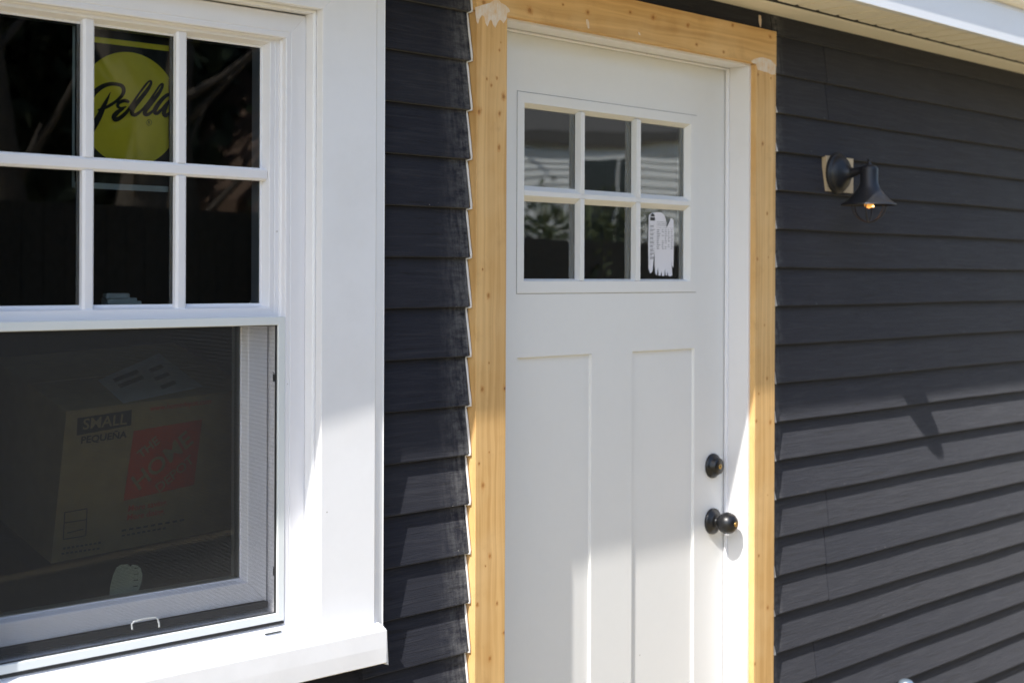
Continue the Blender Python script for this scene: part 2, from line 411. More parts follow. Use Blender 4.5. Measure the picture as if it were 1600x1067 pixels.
# ------------------------------------------------------------ window
win = thing('window', 'white double hung window with a six pane upper sash and an insect screen below', 'window', (WIN_X, WIN_Y, WIN_Z), WIN_ROT)
wc, wsn = math.cos(WIN_ROT), math.sin(WIN_ROT)
def wz_(z): return z + ZC - WIN_Z          # height relative to the eye -> window coordinates
def wat(px, py, o):
    """measured point -> (s, height) on the window's own plane, o metres behind the casing face"""
    d = ray(px, py); c0 = Vector((WIN_X - wsn * o, WIN_Y + wc * o + DW))
    n = Vector((-wsn, wc)); t = (c0.x * n.x + c0.y * n.y) / (d.x * n.x + d.y * n.y)
    q = Vector((d.x * t - c0.x, d.y * t - c0.y)); return q.x * wc + q.y * wsn, d.z * t
def wbuild(name, mb, mat, parent=None, **kw): return build(name, mb, mat, parent or win, local=True, **kw)
def frame_piece(prof, rect, side, lo=None, hi=None):
    """one straight member with mitred ends; prof = closed polygon of (outward offset, depth)"""
    s0, s1, z0, z1 = rect; A = []; B = []
    for a, o in prof:
        if side in 'LR':
            s = s1 + a if side == 'R' else s0 - a
            A.append((s, o, wz_(z0 - a if lo is None else lo))); B.append((s, o, wz_(z1 + a if hi is None else hi)))
        else:
            z = z1 + a if side == 'T' else z0 - a
            A.append((s0 - a, o, wz_(z))); B.append((s1 + a, o, wz_(z)))
    return MB().prism(A, B)
HEAD = .4945
casR = (-.695, 0.0, -.672, HEAD)
cas_prof = [(0, 0), (.128, 0), (.1335, .0035), (.1535, .0075), (.156, .006), (.156, .040), (.0, .019)]
cas = []
for side in 'RL':
    cas.append(wbuild('casing', frame_piece(cas_prof, casR, side, lo=-.680), M['metal_white'], bevel=.0012))
wbuild('head_casing', frame_piece(cas_prof, casR, 'T'), M['metal_white'], bevel=.0012)
# wooden return between the casing and the unit, then the frame
ret = [(-.0005, .019), (-.0005, .0195), (.030, .0195), (.030, .055), (-.006, .055), (-.006, .022), (-.0035, .0195)]
frm = [(-.006, .0435), (-.0085, .042), (-.040, .042), (-.0415, .0432), (-.0435, .042), (-.0505, .042), (-.0525, .0435), (-.0525, .0535), (-.0555, .056), (-.0555, .062), (-.010, .075), (-.006, .075)]
frR = (-.695, 0.0, -.672, .492)
for side in 'RLT':
    wbuild('frame_return', frame_piece(ret, casR, side, lo=-.672 if side != 'T' else None), M['metal_white'])
    wbuild('frame', frame_piece(frm, frR, side, lo=-.668 if side != 'T' else None), M['vinyl'], bevel=.0007)
# jamb liner in which the sashes slide
for s0, s1 in ((-.054, -.030), (-.665, -.641)):
    wbuild('jamb_liner', MB().box(s0 + (.0045 if s0 > -.1 else 0), s1 - (0 if s0 > -.1 else .0045), .0755, .150, wz_(-.66), wz_(.47)), M['vinyl'])
wbuild('jamb_liner', MB().box(-.665, -.030, .0755, .150, wz_(.44), wz_(.47)), M['vinyl'])
# upper sash
GLu = (-.6137, -.0813, -.0546, .4254)       # glass opening
sp_ = [(.0, .0765), (.0058, .0605), (.0072, .060), (.0150, .060), (.0165, .0612), (.0180, .060), (.0262, .060), (.0262, .104), (-.004, .104), (-.004, .0775)]
upper = None
us = MB()
for side in 'RLT':
    o = frame_piece(sp_, GLu, side); n = len(us.v); us.add(o.v, o.f)
rail = [(.0, .0765), (.0045, .0600), (.0215, .0590), (.0215, .104), (-.004, .104), (-.004, .0775)]
o = frame_piece(rail, GLu, 'B'); us.add([(min(max(v[0], -.641), -.0545), v[1], v[2]) for v in o.v], o.f)
upper = wbuild('upper_sash', us, M['vinyl'], bevel=.0006)
mu_s = [(-.2595, .0108), (-.4395, .0108)]
def bar_v(s, hw, z0, z1, of, ob): return MB().prism([(s - hw, ob, wz_(z0)), (s - hw, of + .004, wz_(z0)), (s - hw * .62, of, wz_(z0)), (s + hw * .62, of, wz_(z0)), (s + hw, of + .004, wz_(z0)), (s + hw, ob, wz_(z0))],
                                            [(s - hw, ob, wz_(z1)), (s - hw, of + .004, wz_(z1)), (s - hw * .62, of, wz_(z1)), (s + hw * .62, of, wz_(z1)), (s + hw, of + .004, wz_(z1)), (s + hw, ob, wz_(z1))])
def bar_h(z, hw, s0, s1, of, ob): return MB().prism([(s0, ob, wz_(z - hw)), (s0, of + .004, wz_(z - hw)), (s0, of, wz_(z - hw * .62)), (s0, of, wz_(z + hw * .62)), (s0, of + .004, wz_(z + hw)), (s0, ob, wz_(z + hw))],
                                            [(s1, ob, wz_(z - hw)), (s1, of + .004, wz_(z - hw)), (s1, of, wz_(z - hw * .62)), (s1, of, wz_(z + hw * .62)), (s1, of + .004, wz_(z + hw)), (s1, ob, wz_(z + hw))])
ZM = .1868
for s, hw in mu_s:
    wbuild('muntin', bar_v(s, hw, ZM + .0112, GLu[3] + .004, .0640, .0770), M['vinyl'], upper, bevel=.0005)
    wbuild('muntin', bar_v(s, hw, GLu[2] - .004, ZM - .0112, .0640, .0770), M['vinyl'], upper, bevel=.0005)
wbuild('muntin', bar_h(ZM, .0116, GLu[0] - .003, GLu[1] + .003, .0635, .0770), M['vinyl'], upper, bevel=.0005)
pan = MB().box(GLu[0] - .003, GLu[1] + .003, .0775, .0790, wz_(GLu[2] - .003), wz_(GLu[3] + .003))
def pane_quad(s0, s1, z0, z1, o): return MB().add([(s0, o, wz_(z0)), (s1, o, wz_(z0)), (s1, o, wz_(z1)), (s0, o, wz_(z1))], [(0, 1, 2, 3)])
cols = [(GLu[0] - .002, -.4395), (-.4395, -.2595), (-.2595, GLu[1] + .002)]
for s0, s1 in cols:
    for z0, z1 in ((GLu[2] - .002, ZM), (ZM, GLu[3] + .002)):
        wbuild('pane', pane_quad(s0, s1, z0, z1, .0778), M['glass'], upper, recalc=False)
# glazing spacers between the two sheets: pale at the sash, dark behind the glazing bars
spc = MB(); spc.box(GLu[1] - .0035, GLu[1] + .003, .083, .093, wz_(GLu[2]), wz_(GLu[3])); spc.box(GLu[0] - .003, GLu[0] + .0035, .083, .093, wz_(GLu[2]), wz_(GLu[3]))
spc.box(GLu[0], GLu[1], .083, .093, wz_(GLu[2] - .004), wz_(GLu[2] + .0012)); spc.box(GLu[0], GLu[1], .083, .093, wz_(GLu[3] - .0012), wz_(GLu[3] + .004))
wbuild('glazing_spacer', spc, M['grey_spacer'], upper)
gri = MB()
for s, hw in mu_s: gri.box(s - .0085, s + .0085, .0815, .0945, wz_(GLu[2]), wz_(GLu[3]))
gri.box(GLu[0], GLu[1], .0817, .0943, wz_(ZM - .007), wz_(ZM + .007))
wbuild('inner_grille', gri, M['dark_spacer'], upper)
# sash lock on the meeting rail, seen through the glass
lk = MB()
def lkp(px, py): s, z = wat(px, py, .125); return s, z
a_, zb = lkp(165, 478.5); b2, _ = lkp(220, 478.5); _, zt1 = lkp(200, 470); _, zt2 = lkp(190, 458)
lk = MB().box(lkp(181, 480)[0], lkp(219, 480)[0], .118, .140, wz_(zb - .006), wz_(zt1))
lock = wbuild('sash_lock', lk, M['lock'], upper, bevel=.0025, seg=3)
wbuild('lock_lever', MB().box(lkp(161, 470)[0], lkp(198, 470)[0], .112, .128, wz_(zt1 + .0035), wz_(zt2)), M['lock'], upper, bevel=.003, seg=3)
wbuild('lock_housing', MB().box(lkp(164, 470)[0], lkp(211, 470)[0], .116, .138, wz_(zb - .004), wz_(zt1 + .0055)), M['lock'], upper, bevel=.002)
# lower sash, set one track further in
GLl = (-.5940, -.1010, -.5640, -.085)
lp = [(.0, .1105), (.004, .0960), (.006, .095), (.0465, .095), (.0465, .138), (-.004, .138), (-.004, .1120)]
ls = MB()
for side in 'RLTB':
    pr = lp if side in 'RL' else ([(a if a < .02 else .0425, o_) for a, o_ in lp] if side == 'B' else [(a if a < .02 else .030, o_) for a, o_ in lp])
    o = frame_piece(pr, GLl, side); ls.add(o.v, o.f)
lower = wbuild('lower_sash', ls, M['vinyl'], bevel=.001)
wbuild('pane', pane_quad(GLl[0] - .002, GLl[1] + .002, GLl[2] - .002, GLl[3] + .002, .1115), M['low_glass'], lower, recalc=False)
sp2 = MB(); sp2.box(GLl[1] - .004, GLl[1] + .003, .117, .128, wz_(GLl[2]), wz_(GLl[3])); sp2.box(GLl[0], GLl[1], .117, .128, wz_(GLl[2] - .003), wz_(GLl[2] + .003))
wbuild('glazing_spacer', sp2, M['dark_spacer'], lower)
# dark weather strip and the inner sill under the lower sash
wbuild('weatherstrip', MB().box(-.640, -.056, .088, .100, wz_(-.6200), wz_(-.6085)), M['black_gasket'])
sl = MB().prism([(-.6425, .0435, wz_(-.668)), (-.6425, .0435, wz_(-.6440)), (-.6425, .060, wz_(-.6400)), (-.6425, .060, wz_(-.6345)), (-.6425, .085, wz_(-.6300)), (-.6425, .15, wz_(-.622)), (-.6425, .15, wz_(-.668))],
                [(-.0525, .0435, wz_(-.668)), (-.0525, .0435, wz_(-.6440)), (-.0525, .060, wz_(-.6400)), (-.0525, .060, wz_(-.6345)), (-.0525, .085, wz_(-.6300)), (-.0525, .15, wz_(-.622)), (-.0525, .15, wz_(-.668))])
wbuild('frame_sill', sl, M['vinyl'], bevel=.0006)
# lip below the screen that leads down to the metal sill
wbuild('sill_nosing', MB().prism([(-.690, .0425, wz_(-.672)), (-.690, .0425, wz_(-.6460)), (-.690, .0300, wz_(-.6500)), (-.690, .0260, wz_(-.6580)), (-.690, .0260, wz_(-.672))],
                                 [(-.0100, .0425, wz_(-.672)), (-.0100, .0425, wz_(-.6460)), (-.0100, .0300, wz_(-.6500)), (-.0100, .0260, wz_(-.6580)), (-.0100, .0260, wz_(-.672))]), M['vinyl'], bevel=.0012)
a0, z0 = wat(414, 990.5, .0288); a1, z1 = wat(439, 985.5, .0288)
wbuild('weep_slot', MB().box(a0, a1, .0262, .0300, wz_((z0 + z1) / 2 - .0010), wz_((z0 + z1) / 2 + .0010)), M['dark_spacer'])
# insect screen
SO = .0405
_, zst = wat(440, 498.3, SO); sR, _ = wat(445.5, 700, SO); sRi, _ = wat(434.8, 700, SO); _, zsb = wat(444, 969.5, SO); _, zsbi = wat(434.5, 957.5, SO); _, zsti = wat(434, 508.0, SO)
inR = (-.695 - sRi, sRi, zsbi, zsti); wdt = sR - sRi
scp = [(0, SO + .0015), (.0012, SO), (wdt - .0008, SO), (wdt, SO + .001), (wdt, SO + .0095), (0, SO + .0095)]
sm_ = MB()
scr = wbuild('screen', pane_quad(inR[0] - .003, inR[1] + .003, inR[2] - .003, inR[3] + .003, SO + .0062), None)
def mat_mesh():
    m, nt, b, L = new_mat("insect_mesh")
    out = nt.nodes['Material Output']
    tc = nt.nodes.new('ShaderNodeTexCoord'); sp = nt.nodes.new('ShaderNodeSeparateXYZ'); L(tc.outputs['Object'], sp.inputs[0])
    def wires(x, pitch, th):
        f = mth(nt, 'FRACT', mth(nt, 'DIVIDE', x, pitch)); return mth(nt, 'LESS_THAN', f, th)
    wx = wires(sp.outputs[0], .0024, .12); wz = wires(mth(nt, 'ADD', sp.outputs[2], mth(nt, 'MULTIPLY', nz(nt, tc.outputs['Object'], 6, 2), .0015)), .0024, .22)
    wv = mth(nt, 'MAXIMUM', wx, wz)
    b.inputs['Base Color'].default_value = (.07, .07, .07, 1); b.inputs['Roughness'].default_value = .6; b.inputs['Specular IOR Level'].default_value = .2
    tr = N(nt, 'ShaderNodeBsdfTransparent'); mx = N(nt, 'ShaderNodeMixShader')
    L(wv, mx.inputs[0]); L(tr.outputs[0], mx.inputs[1]); L(b.outputs[0], mx.inputs[2]); L(mx.outputs[0], out.inputs[0]); return m
scr.data.materials.append(mat_mesh()); scr['label'] = 'grey insect mesh'
for side in 'RLTB':
    wbuild('screen_frame', frame_piece(scp, inR, side), M['screen_frame'], scr, bevel=.0004)
gk = [(-.0016, SO + .0052), (-.0002, SO + .0040), (-.0002, SO + .0085), (-.0016, SO + .0085)]
for side in 'RLTB':
    wbuild('spline', frame_piece(gk, inR, side), M['black_gasket'], scr)
zg = zsb - .0016
wbuild('pile_seal', MB().box(-.640, sR - .001, SO - .0004, SO + .006, wz_(zg - .0022), wz_(zg + .0012)), M['black_gasket'], scr)
pts = []
for px, py in ((207, 983), (206, 975), (210, 970), (226, 966.5), (243, 964), (247, 967), (249, 975), (249, 980)):
    s_, z_ = wat(px, py, SO + .0085); pts.append((s_, SO + .0085, wz_(z_)))
wbuild('pull_tab', MB().tube(pts, .0015, 8), M['screen_frame'], scr)
for py in (590, 893):
    s_, z_ = wat(429, py, .05); c_ = MB().box(s_ - .0012, s_ + .0016, .048, .053, wz_(z_ - .007), wz_(z_ + .006)); c_.tube([(s_, .05, wz_(z_ + .006)), (s_ - .005, .0475, wz_(z_ + .011))], .0008, 6)
    wbuild('screen_clip', c_, M['dark_metal'], scr)
# metal sill
sx0, sx1 = -.85, .1340
def sill_ring(s, o_up=0.0):
    return [(s, .0262, wz_(-.6575)), (s, -.012, wz_(-.6690)), (s, -.0265, wz_(-.6700)), (s, -.0302, wz_(-.6735)), (s, -.0312, wz_(-.7050)), (s, -.0300, wz_(-.7345)), (s, -.0270, wz_(-.7365)), (s, .026, wz_(-.7400)), (s, .026, wz_(-.70))]
n = 40; rings = []
for i in range(n + 1):
    s = sx0 + (sx1 - sx0) * i / n; r_ = []
    for j, p in enumerate(sill_ring(s)):
        q = noise.noise(Vector((s * 9, j * 1.3, 4.0))) * .0011 + noise.noise(Vector((s * 30, j * 2.3, 1.0))) * .0004
        r_.append((p[0], p[1] - q * (1 if 2 <= j <= 6 else 0), p[2] + q * (.6 if j < 4 else .3)))
    rings.append(r_)
# crumpled fold at the right end
k = len(rings[0]); last = rings[-1]
last2 = [(p[0] + .0065, p[1] + (.010 if j in (2, 3, 4, 5, 6) else 0), p[2] - (.002 if j in (2, 3) else 0)) for j, p in enumerate(last)]
rings.append(last2)
mb = MB(); vs_ = [p for r_ in rings for p in r_]
fs = [(i * k + j, i * k + (j + 1) % k, (i + 1) * k + (j + 1) % k, (i + 1) * k + j) for i in range(len(rings) - 1) for j in range(k)]
fs += [tuple(range(k)), tuple(range((len(rings) - 1) * k, len(rings) * k))]
mb.add(vs_, fs)
wbuild('sill', mb, M['metal_white'])
wbuild('sill_end_cap', MB().prism([(.1385, -.024, wz_(-.678)), (.1385, .030, wz_(-.672)), (.1385, .030, wz_(-.742)), (.1385, -.0285, wz_(-.740))],
                                  [(.1420, -.022, wz_(-.676)), (.1420, .030, wz_(-.670)), (.1420, .030, wz_(-.743)), (.1420, -.0270, wz_(-.742))]), M['metal_white'], bevel=.0008)

# ------------------------------------------------------------ the round yellow maker's card behind the middle upper pane
def wworld(s, o, zrel): return Vector((WIN_X + s * wc - o * wsn, WIN_Y + s * wsn + o * wc, ZC + zrel))
CO = .1005
_s0, _ = wat(113.5, 150, CO); _s1, _ = wat(277, 150, CO); _, _zb = wat(200, 297.5, CO); _, _zt = wat(200, 40, CO)
card = thing('window_card', 'black and yellow round logo card behind the top middle pane of the window', 'sticker', tuple(wworld((_s0 + _s1) / 2, CO, _zb)), WIN_ROT)
co_c = (_s0 + _s1) / 2
def cbuild(name, mb, mat, parent=None): 
    mb2 = MB(); mb2.v = [(v[0] - co_c, v[1] - CO, v[2] - _zb) for v in mb.v]; mb2.f = mb.f; mb2.smooth = mb.smooth
    return build(name, mb2, mat, parent or card, local=True)
m_yel = mat_plain("yellow_print", (.90, .76, .05), .5, var=.04); m_blk = mat_plain("black_print", (.014, .014, .014), .45); m_wht = mat_plain("pale_card_edge", (.55, .62, .60), .5)
cbuild('card_sheet', MB().box(_s0 + .004, _s1 - .004, CO, CO + .0012, _zb + .0035, _zt), m_blk)
bd = MB().box(_s0, _s0 + .0045, CO - .0006, CO + .0013, _zb, _zt); bd.box(_s0, _s1, CO - .0006, CO + .0013, _zb, _zb + .010)
cbuild('card_border', bd, m_wht)
e0, y0 = wat(120, 60, CO); e1, y1 = wat(270, 77, CO)
cbuild('yellow_stripe', MB().add([(_s0 + .006, CO - .0008, y0 - .0035), (_s1 - .003, CO - .0008, y1 - .0050), (_s1 - .003, CO - .0008, y1 + .0045), (_s0 + .006, CO - .0008, y0 + .0060)], [(0, 1, 2, 3)]), m_yel)
def cz(cx, cy): return wat(120 + cx / 5.335, 60 + cy / 5.335, CO)
dcs, dcz = cz(447, 592); dr = .0990
cbuild('yellow_disc', MB().poly([(dcs + dr * math.cos(2 * math.pi * i / 96), CO - .0008, dcz + dr * math.sin(2 * math.pi * i / 96)) for i in range(96)]), m_yel)
def stroke(mb, pts, depth):
    """a brush stroke: (x, y, width) points smoothed with Catmull-Rom"""
    P_ = []
    for i in range(len(pts) - 1):
        p0 = pts[max(i - 1, 0)]; p1 = pts[i]; p2 = pts[i + 1]; p3 = pts[min(i + 2, len(pts) - 1)]
        for t in [j / 6 for j in range(6)]:
            P_.append(tuple(.5 * ((2 * p1[q]) + (-p0[q] + p2[q]) * t + (2 * p0[q] - 5 * p1[q] + 4 * p2[q] - p3[q]) * t * t + (-p0[q] + 3 * p1[q] - 3 * p2[q] + p3[q]) * t ** 3) for q in range(3)))
    P_.append(pts[-1])
    A = []
    for i, (x, y, w) in enumerate(P_):
        a = P_[max(i - 1, 0)]; b2 = P_[min(i + 1, len(P_) - 1)]
        dx, dy = b2[0] - a[0], b2[1] - a[1]; l = math.hypot(dx, dy) or 1; nx, ny = -dy / l * w / 2, dx / l * w / 2
        for sg in (1, -1):
            s_, z_ = cz(x + nx * sg, y + ny * sg); A.append((s_, depth, z_))
    mb.add(A, [(2 * i, 2 * i + 1, 2 * i + 3, 2 * i + 2) for i in range(len(P_) - 1)])
    for (x, y, w) in (pts[0], pts[-1]):
        mb.poly([(lambda q: (q[0], depth, q[1]))(cz(x + w / 2 * math.cos(a), y + w / 2 * math.sin(a))) for a in [2 * math.pi * i / 12 for i in range(12)]])
lt = MB(); CD = CO - .0014
stroke(lt, [(110, 500, 50), (150, 450, 46), (205, 408, 40), (265, 385, 34), (325, 384, 30), (372, 398, 32), (390, 430, 34), (378, 475, 30), (335, 520, 26), (290, 552, 26), (235, 582, 24), (180, 598, 16)], CD)
stroke(lt, [(278, 452, 4), (258, 498, 20), (222, 572, 38), (188, 645, 50), (155, 705, 56), (120, 765, 56)], CD - .0002)
stroke(lt, [(425, 530, 26), (395, 522, 30), (350, 540, 28), (338, 566, 26), (362, 584, 20), (405, 574, 14)], CD - .0004)
stroke(lt, [(385, 588, 20), (335, 620, 38), (308, 655, 42), (322, 680, 38), (365, 660, 34), (415, 615, 30), (452, 562, 24), (505, 480, 18), (560, 405, 18), (596, 364, 16), (616, 362, 18), (612, 388, 24), (580, 440, 32), (520, 515, 36), (470, 580, 38), (458, 625, 36), (485, 640, 30), (535, 605, 22), (590, 540, 18), (650, 455, 18), (690, 395, 16), (712, 384, 18), (708, 410, 24), (675, 468, 32), (615, 545, 36), (572, 600, 36), (565, 632, 34), (592, 636, 28), (625, 612, 20), (648, 585, 14)], CD - .0006)
stroke(lt, [(790, 478, 30), (765, 472, 30), (740, 482, 30), (700, 520, 34), (660, 575, 38), (645, 612, 36), (665, 628, 30), (700, 600, 24), (735, 555, 18), (748, 535, 10)], CD - .0008)
stroke(lt, [(765, 520, 14), (738, 575, 34), (722, 625, 36), (738, 645, 32), (775, 620, 22), (820, 570, 14)], CD - .0010)
cbuild('logo_lettering', lt, m_blk)
rg = MB(); ring_o = []
for i in range(25):
    a = 2 * math.pi * i / 24
    for rr in (1.0, .86): s_, z_ = cz(601 + 22 * rr * math.cos(a), 704 + 26 * rr * math.sin(a)); ring_o.append((s_, CD, z_))
rg.add(ring_o, [(2 * i, 2 * i + 1, 2 * i + 3, 2 * i + 2) for i in range(24)])
tv, tf = text_mb('R', .0075, .0001); s_, z_ = cz(601, 704); rg.add([(s_ + v[0], CD, z_ + v[1]) for v in tv], tf)
cbuild('registered_mark', rg, m_blk)

# ------------------------------------------------------------ paper loop hanging on the lower sash
lp_ = MB(); LO = .135
def lpq(px, py, o=LO): s_, z_ = wat(px, py, o); return (s_, o, wz_(z_))
front = MB()
pa = [(170, 943), (173, 915), (178, 896), (183, 886), (190, 881.5), (200, 881), (205, 885), (207, 893), (206.5, 905), (203, 922), (197, 941)]
pb = [(205, 885), (207, 881.8), (214, 882.5), (220, 887), (223, 897), (222, 908), (217, 922), (208, 940), (197, 941), (203, 922), (206.5, 905), (207, 893)]
for P_, dd in ((pa, 0.0), (pb, .004)):
    A_ = []; B_ = []
    for px, py in P_:
        q = lpq(px, py, LO + dd); A_.append(q); B_.append((q[0], q[1] + .0008, q[2]))
    front.prism(A_, B_)
tg = wbuild('paper_loop', front, None)
m_paper = mat_plain("pale_green_paper", (.66, .74, .66), .8)
tg.data.materials.append(m_paper)
# it hangs on the sash rail but is not part of it
tg.parent = None; tg.location = (WIN_X, WIN_Y, WIN_Z); tg.rotation_euler = (0, 0, WIN_ROT)
ln = MB()
for i in range(5):
    q0 = lpq(210 - i * .5, 888 + i * 9.5, LO + .0034); ln.box(q0[0], q0[0] + .009, q0[1] - .0002, q0[1], q0[2], q0[2] + .0012)
lo_ = build('paper_print', ln, m_blk, tg, local=True)
tag(tg, 'pale folded paper tag standing inside the bottom of the lower window pane', 'paper tag')

# ------------------------------------------------------------ moving box in the room, leaning just inside the lower sash
BO = .34
def wv3(px, py, o): s_, z_ = wat(px, py, o); return wworld(s_, o, z_)
bl = wv3(80, 880, BO); tl = wv3(104, 645, BO - .083); br = wv3(340, 829, BO)
ex = (br - bl).normalized(); ez = (tl - bl); ez = (ez - ex * ez.dot(ex)); Hb = ez.length; ez.normalize(); ey = ex.cross(ez) * -1
if ey.y < 0: ey = -ey
Wb = .405; Db = .30
m_card = mat_plain("brown_cardboard", (.40, .31, .16), .85); m_red = mat_plain("orange_red_print", (.62, .075, .015), .7); m_ink = mat_plain("black_box_print", (.02, .02, .02), .7)
m_lab = mat_plain("white_label_paper", (.6, .62, .62), .7)
mbx = thing('moving_box', 'brown cardboard moving box with black and red print behind the lower window pane', 'box', tuple(bl))
def bp(u, v, w=0.0): return bl + ex * u + ez * v + ey * w - 0 * bl
def bb(name, mb, mat, parent=None):
    return build(name, mb, mat, parent or mbx)
c8 = MB(); C_ = [bp(u, v, w) for u in (0, Wb) for w in (0, Db) for v in (0, Hb)]
c8.add(C_, [(0, 1, 3, 2), (4, 6, 7, 5), (0, 4, 5, 1), (2, 3, 7, 6), (0, 2, 6, 4), (1, 5, 7, 3)])
carton = bb('carton', c8, m_card)
def flat(pts, w=-.0008): return MB().poly([bp(u, v, w) for u, v in pts])
def uv(px, py):
    d = ray(px, py); o_ = Vector((0, -DW, ZC)); t = (bl - o_).dot(ey) / d.dot(ey); q = o_ + d * t - bl
    return q.dot(ex), q.dot(ez)
def box_text(body, cx, cy, size, mat, name, bold=0.0, rot=0, sx=1.0, w=-.0016, shear=0):
    tv, tf = text_mb(body, size, bold); u0, v0 = uv(cx, cy); mb = MB(); c, s = math.cos(rot), math.sin(rot)
    mb.add([bp(u0 + (v[0] * sx * c - v[1] * s), v0 + (v[0] * sx * s + v[1] * c), w) for v in tv], tf); return bb(name, mb, mat)
q = [uv(121, 653), uv(206, 640), uv(205, 664), uv(120, 680)]
bb('size_band', flat(q), m_ink)
box_text('SMALL', 164, 659, .030, m_card, 'lettering', .0004, sx=1.05)
box_text('PEQUEÑA', 162, 683, .019, m_ink, 'lettering', .0005, sx=1.1)
q = [uv(208, 671), uv(315, 653), uv(306, 761), uv(190, 783)]
q = [uv(209, 673), uv(316, 655), uv(303, 757), uv(193, 782)]
bb('red_square', flat(q), m_red)
box_text('THE', 232, 699, .026, m_card, 'lettering', .0008, rot=R(37))
box_text('HOME', 254, 720, .050, m_card, 'lettering', .0008, rot=R(37), sx=1.0)
box_text('DEPOT', 273, 740, .029, m_card, 'lettering', .0004, rot=R(37), sx=1.0)
box_text('More saving.', 231, 789, .017, m_red, 'lettering', .0003)
box_text('More doing.', 228, 803, .017, m_red, 'lettering', .0003)
box_text('www.homedepot.com', 283, 632, .015, m_red, 'lettering', .0002)
ic = MB()
for (x0, y0, x1, y1) in ((101, 800, 136, 794), (136, 794, 134, 836), (134, 836, 99, 842), (99, 842, 101, 800), (101, 816, 135, 811), (105, 832, 130, 826)):
    a, b2 = uv(x0, y0), uv(x1, y1); dx, dy = b2[0] - a[0], b2[1] - a[1]; l = math.hypot(dx, dy); nx, ny = -dy / l * .0011, dx / l * .0011
    ic.poly([bp(a[0] + nx, a[1] + ny, -.001), bp(a[0] - nx, a[1] - ny, -.001), bp(b2[0] - nx, b2[1] - ny, -.001), bp(b2[0] + nx, b2[1] + ny, -.001)])
bb('seal_print', ic, m_ink)
ic = MB()
for (x0, y0, x1, y1) in ((190, 830, 292, 812), (190, 838, 262, 825), (98, 858, 160, 848), (96, 866, 158, 857)):
    for k_ in range(9):
        f0, f1 = k_ / 9, (k_ + .62) / 9; a, b2 = uv(x0 + (x1 - x0) * f0, y0 + (y1 - y0) * f0), uv(x0 + (x1 - x0) * f1, y0 + (y1 - y0) * f1)
        ic.poly([bp(a[0], a[1], -.001), bp(b2[0], b2[1], -.001), bp(b2[0], b2[1] + .004, -.001), bp(a[0], a[1] + .004, -.001)])
bb('small_print', ic, m_ink, None)['kind'] = 'stuff'
# closed top flaps meeting in a taped seam, and a shipping label stuck on them
tp0 = bp(0, Hb, 0); ntop = ez
def on_top(px, py, lift=.003):
    d = ray(px, py); o_ = Vector((0, -DW, ZC)); t = (tp0 + ntop * lift - o_).dot(ntop) / d.dot(ntop); return o_ + d * t
for w0, w1 in ((.001, Db / 2 - .001), (Db / 2 + .001, Db - .001)):
    lo = [bp(.001, Hb + .0004, w0), bp(Wb - .001, Hb + .0004, w0), bp(Wb - .001, Hb + .0004, w1), bp(.001, Hb + .0004, w1)]
    bb('top_flap', MB().prism(lo, [p + ez * .0022 for p in lo]), m_card)
bb('shipping_label', MB().poly([on_top(153, 594), on_top(249, 552), on_top(318, 604), on_top(193, 630)]), m_lab)
lbp = MB()
for (x0, y0, x1, y1) in ((176, 592, 214, 577), (184, 601, 222, 586), (232, 577, 252, 569), (240, 590, 262, 581), (250, 603, 272, 594)):
    lbp.poly([on_top(x0, y0, .0036), on_top(x1, y1, .0036), on_top(x1 + 5, y1 + 5, .0036), on_top(x0 + 5, y0 + 5, .0036)])
bb('label_print', lbp, m_ink)['kind'] = 'stuff'

# ------------------------------------------------------------ door frame and wooden trim
tr = thing('door_trim', 'raw knotty spruce boards framing the white door with white primed jambs', 'door frame', (X_LTRIM0, 0, 0))
ZT1 = Z_HEAD1; ZT0 = Z_HEAD0
def kn(lst, along, ox, oz):
    r_ = []; random.seed(len(lst))
    for px, py, s in lst:
        x, z = at(px, py, Y_TRIM); s = s * random.choice((.55, .75, .8, 1.0, 1.1)); r_.append((z - oz, x - ox, s) if along == 'Z' else (x - ox, z - oz, s))
    return r_
def trim_board(name, x0, x1, z0, z1, along, knots, seed):
    o = MB(); nx = 2; o.box(x0, x1, Y_TRIM, .0130, z0, z1)
    cx, cz_ = (x0 + x1) / 2, (z0 + z1) / 2
    o.v = [(v[0] - cx, v[1], v[2] - cz_) for v in o.v]
    ob = build(name, o, mat_wood("spruce_" + str(int(seed)), along, kn(knots, along, cx, cz_), seed), tr, bevel=.0016, seg=2, local=True)
    ob.location = (cx - X_LTRIM0, 0, cz_); return ob
kl = [(749, 175, .0075), (781, 178, .0075), (781, 79, .0055), (787, 151, .0055), (761, 123.5, .0032), (777, 122.5, .003), (768, 134, .003), (780, 231, .004), (754.6, 421, .003), (763.7, 462, .006), (764.5, 567, .0032),
      (754, 608, .006), (789, 607, .005), (765, 706, .0035), (755, 758, .0075), (749, 724, .003), (766, 868, .004), (759, 884, .004), (746, 945, .0075), (777, 942, .0065), (788, 988, .004), (766, 1028, .0045), (783, 67, .003)]
krt = [(1185, 117, .005), (1205, 123, .0045), (1192, 225, .004), (1199, 334, .007), (1184, 405, .005), (1201, 402, .003), (1195, 508, .0045), (1199, 591, .0075), (1186, 615, .004), (1182, 658, .005), (1204, 660, .0065), (1200, 773, .0035), (1186, 868, .004), (1200, 949, .005), (1180, 1037, .005)]
khd = [(828, 17, .007), (880, 8, .004), (919, 20, .005), (1021, 28, .008), (1089, 70, .006), (1075, 40, .005), (998, 52, .004), (1145, 40, .006), (1204, 58, .005), (756, 4, .006), (1131, 82, .004), (985, 20, .004)]
trim_board('trim_board', X_LTRIM0, X_LTRIM1, .02, ZT0 - .0010, 'Z', kl, 3.0)
trim_board('trim_board', X_RTRIM0, X_RTRIM1, .02, ZT0 - .0010, 'Z', krt, 11.0)
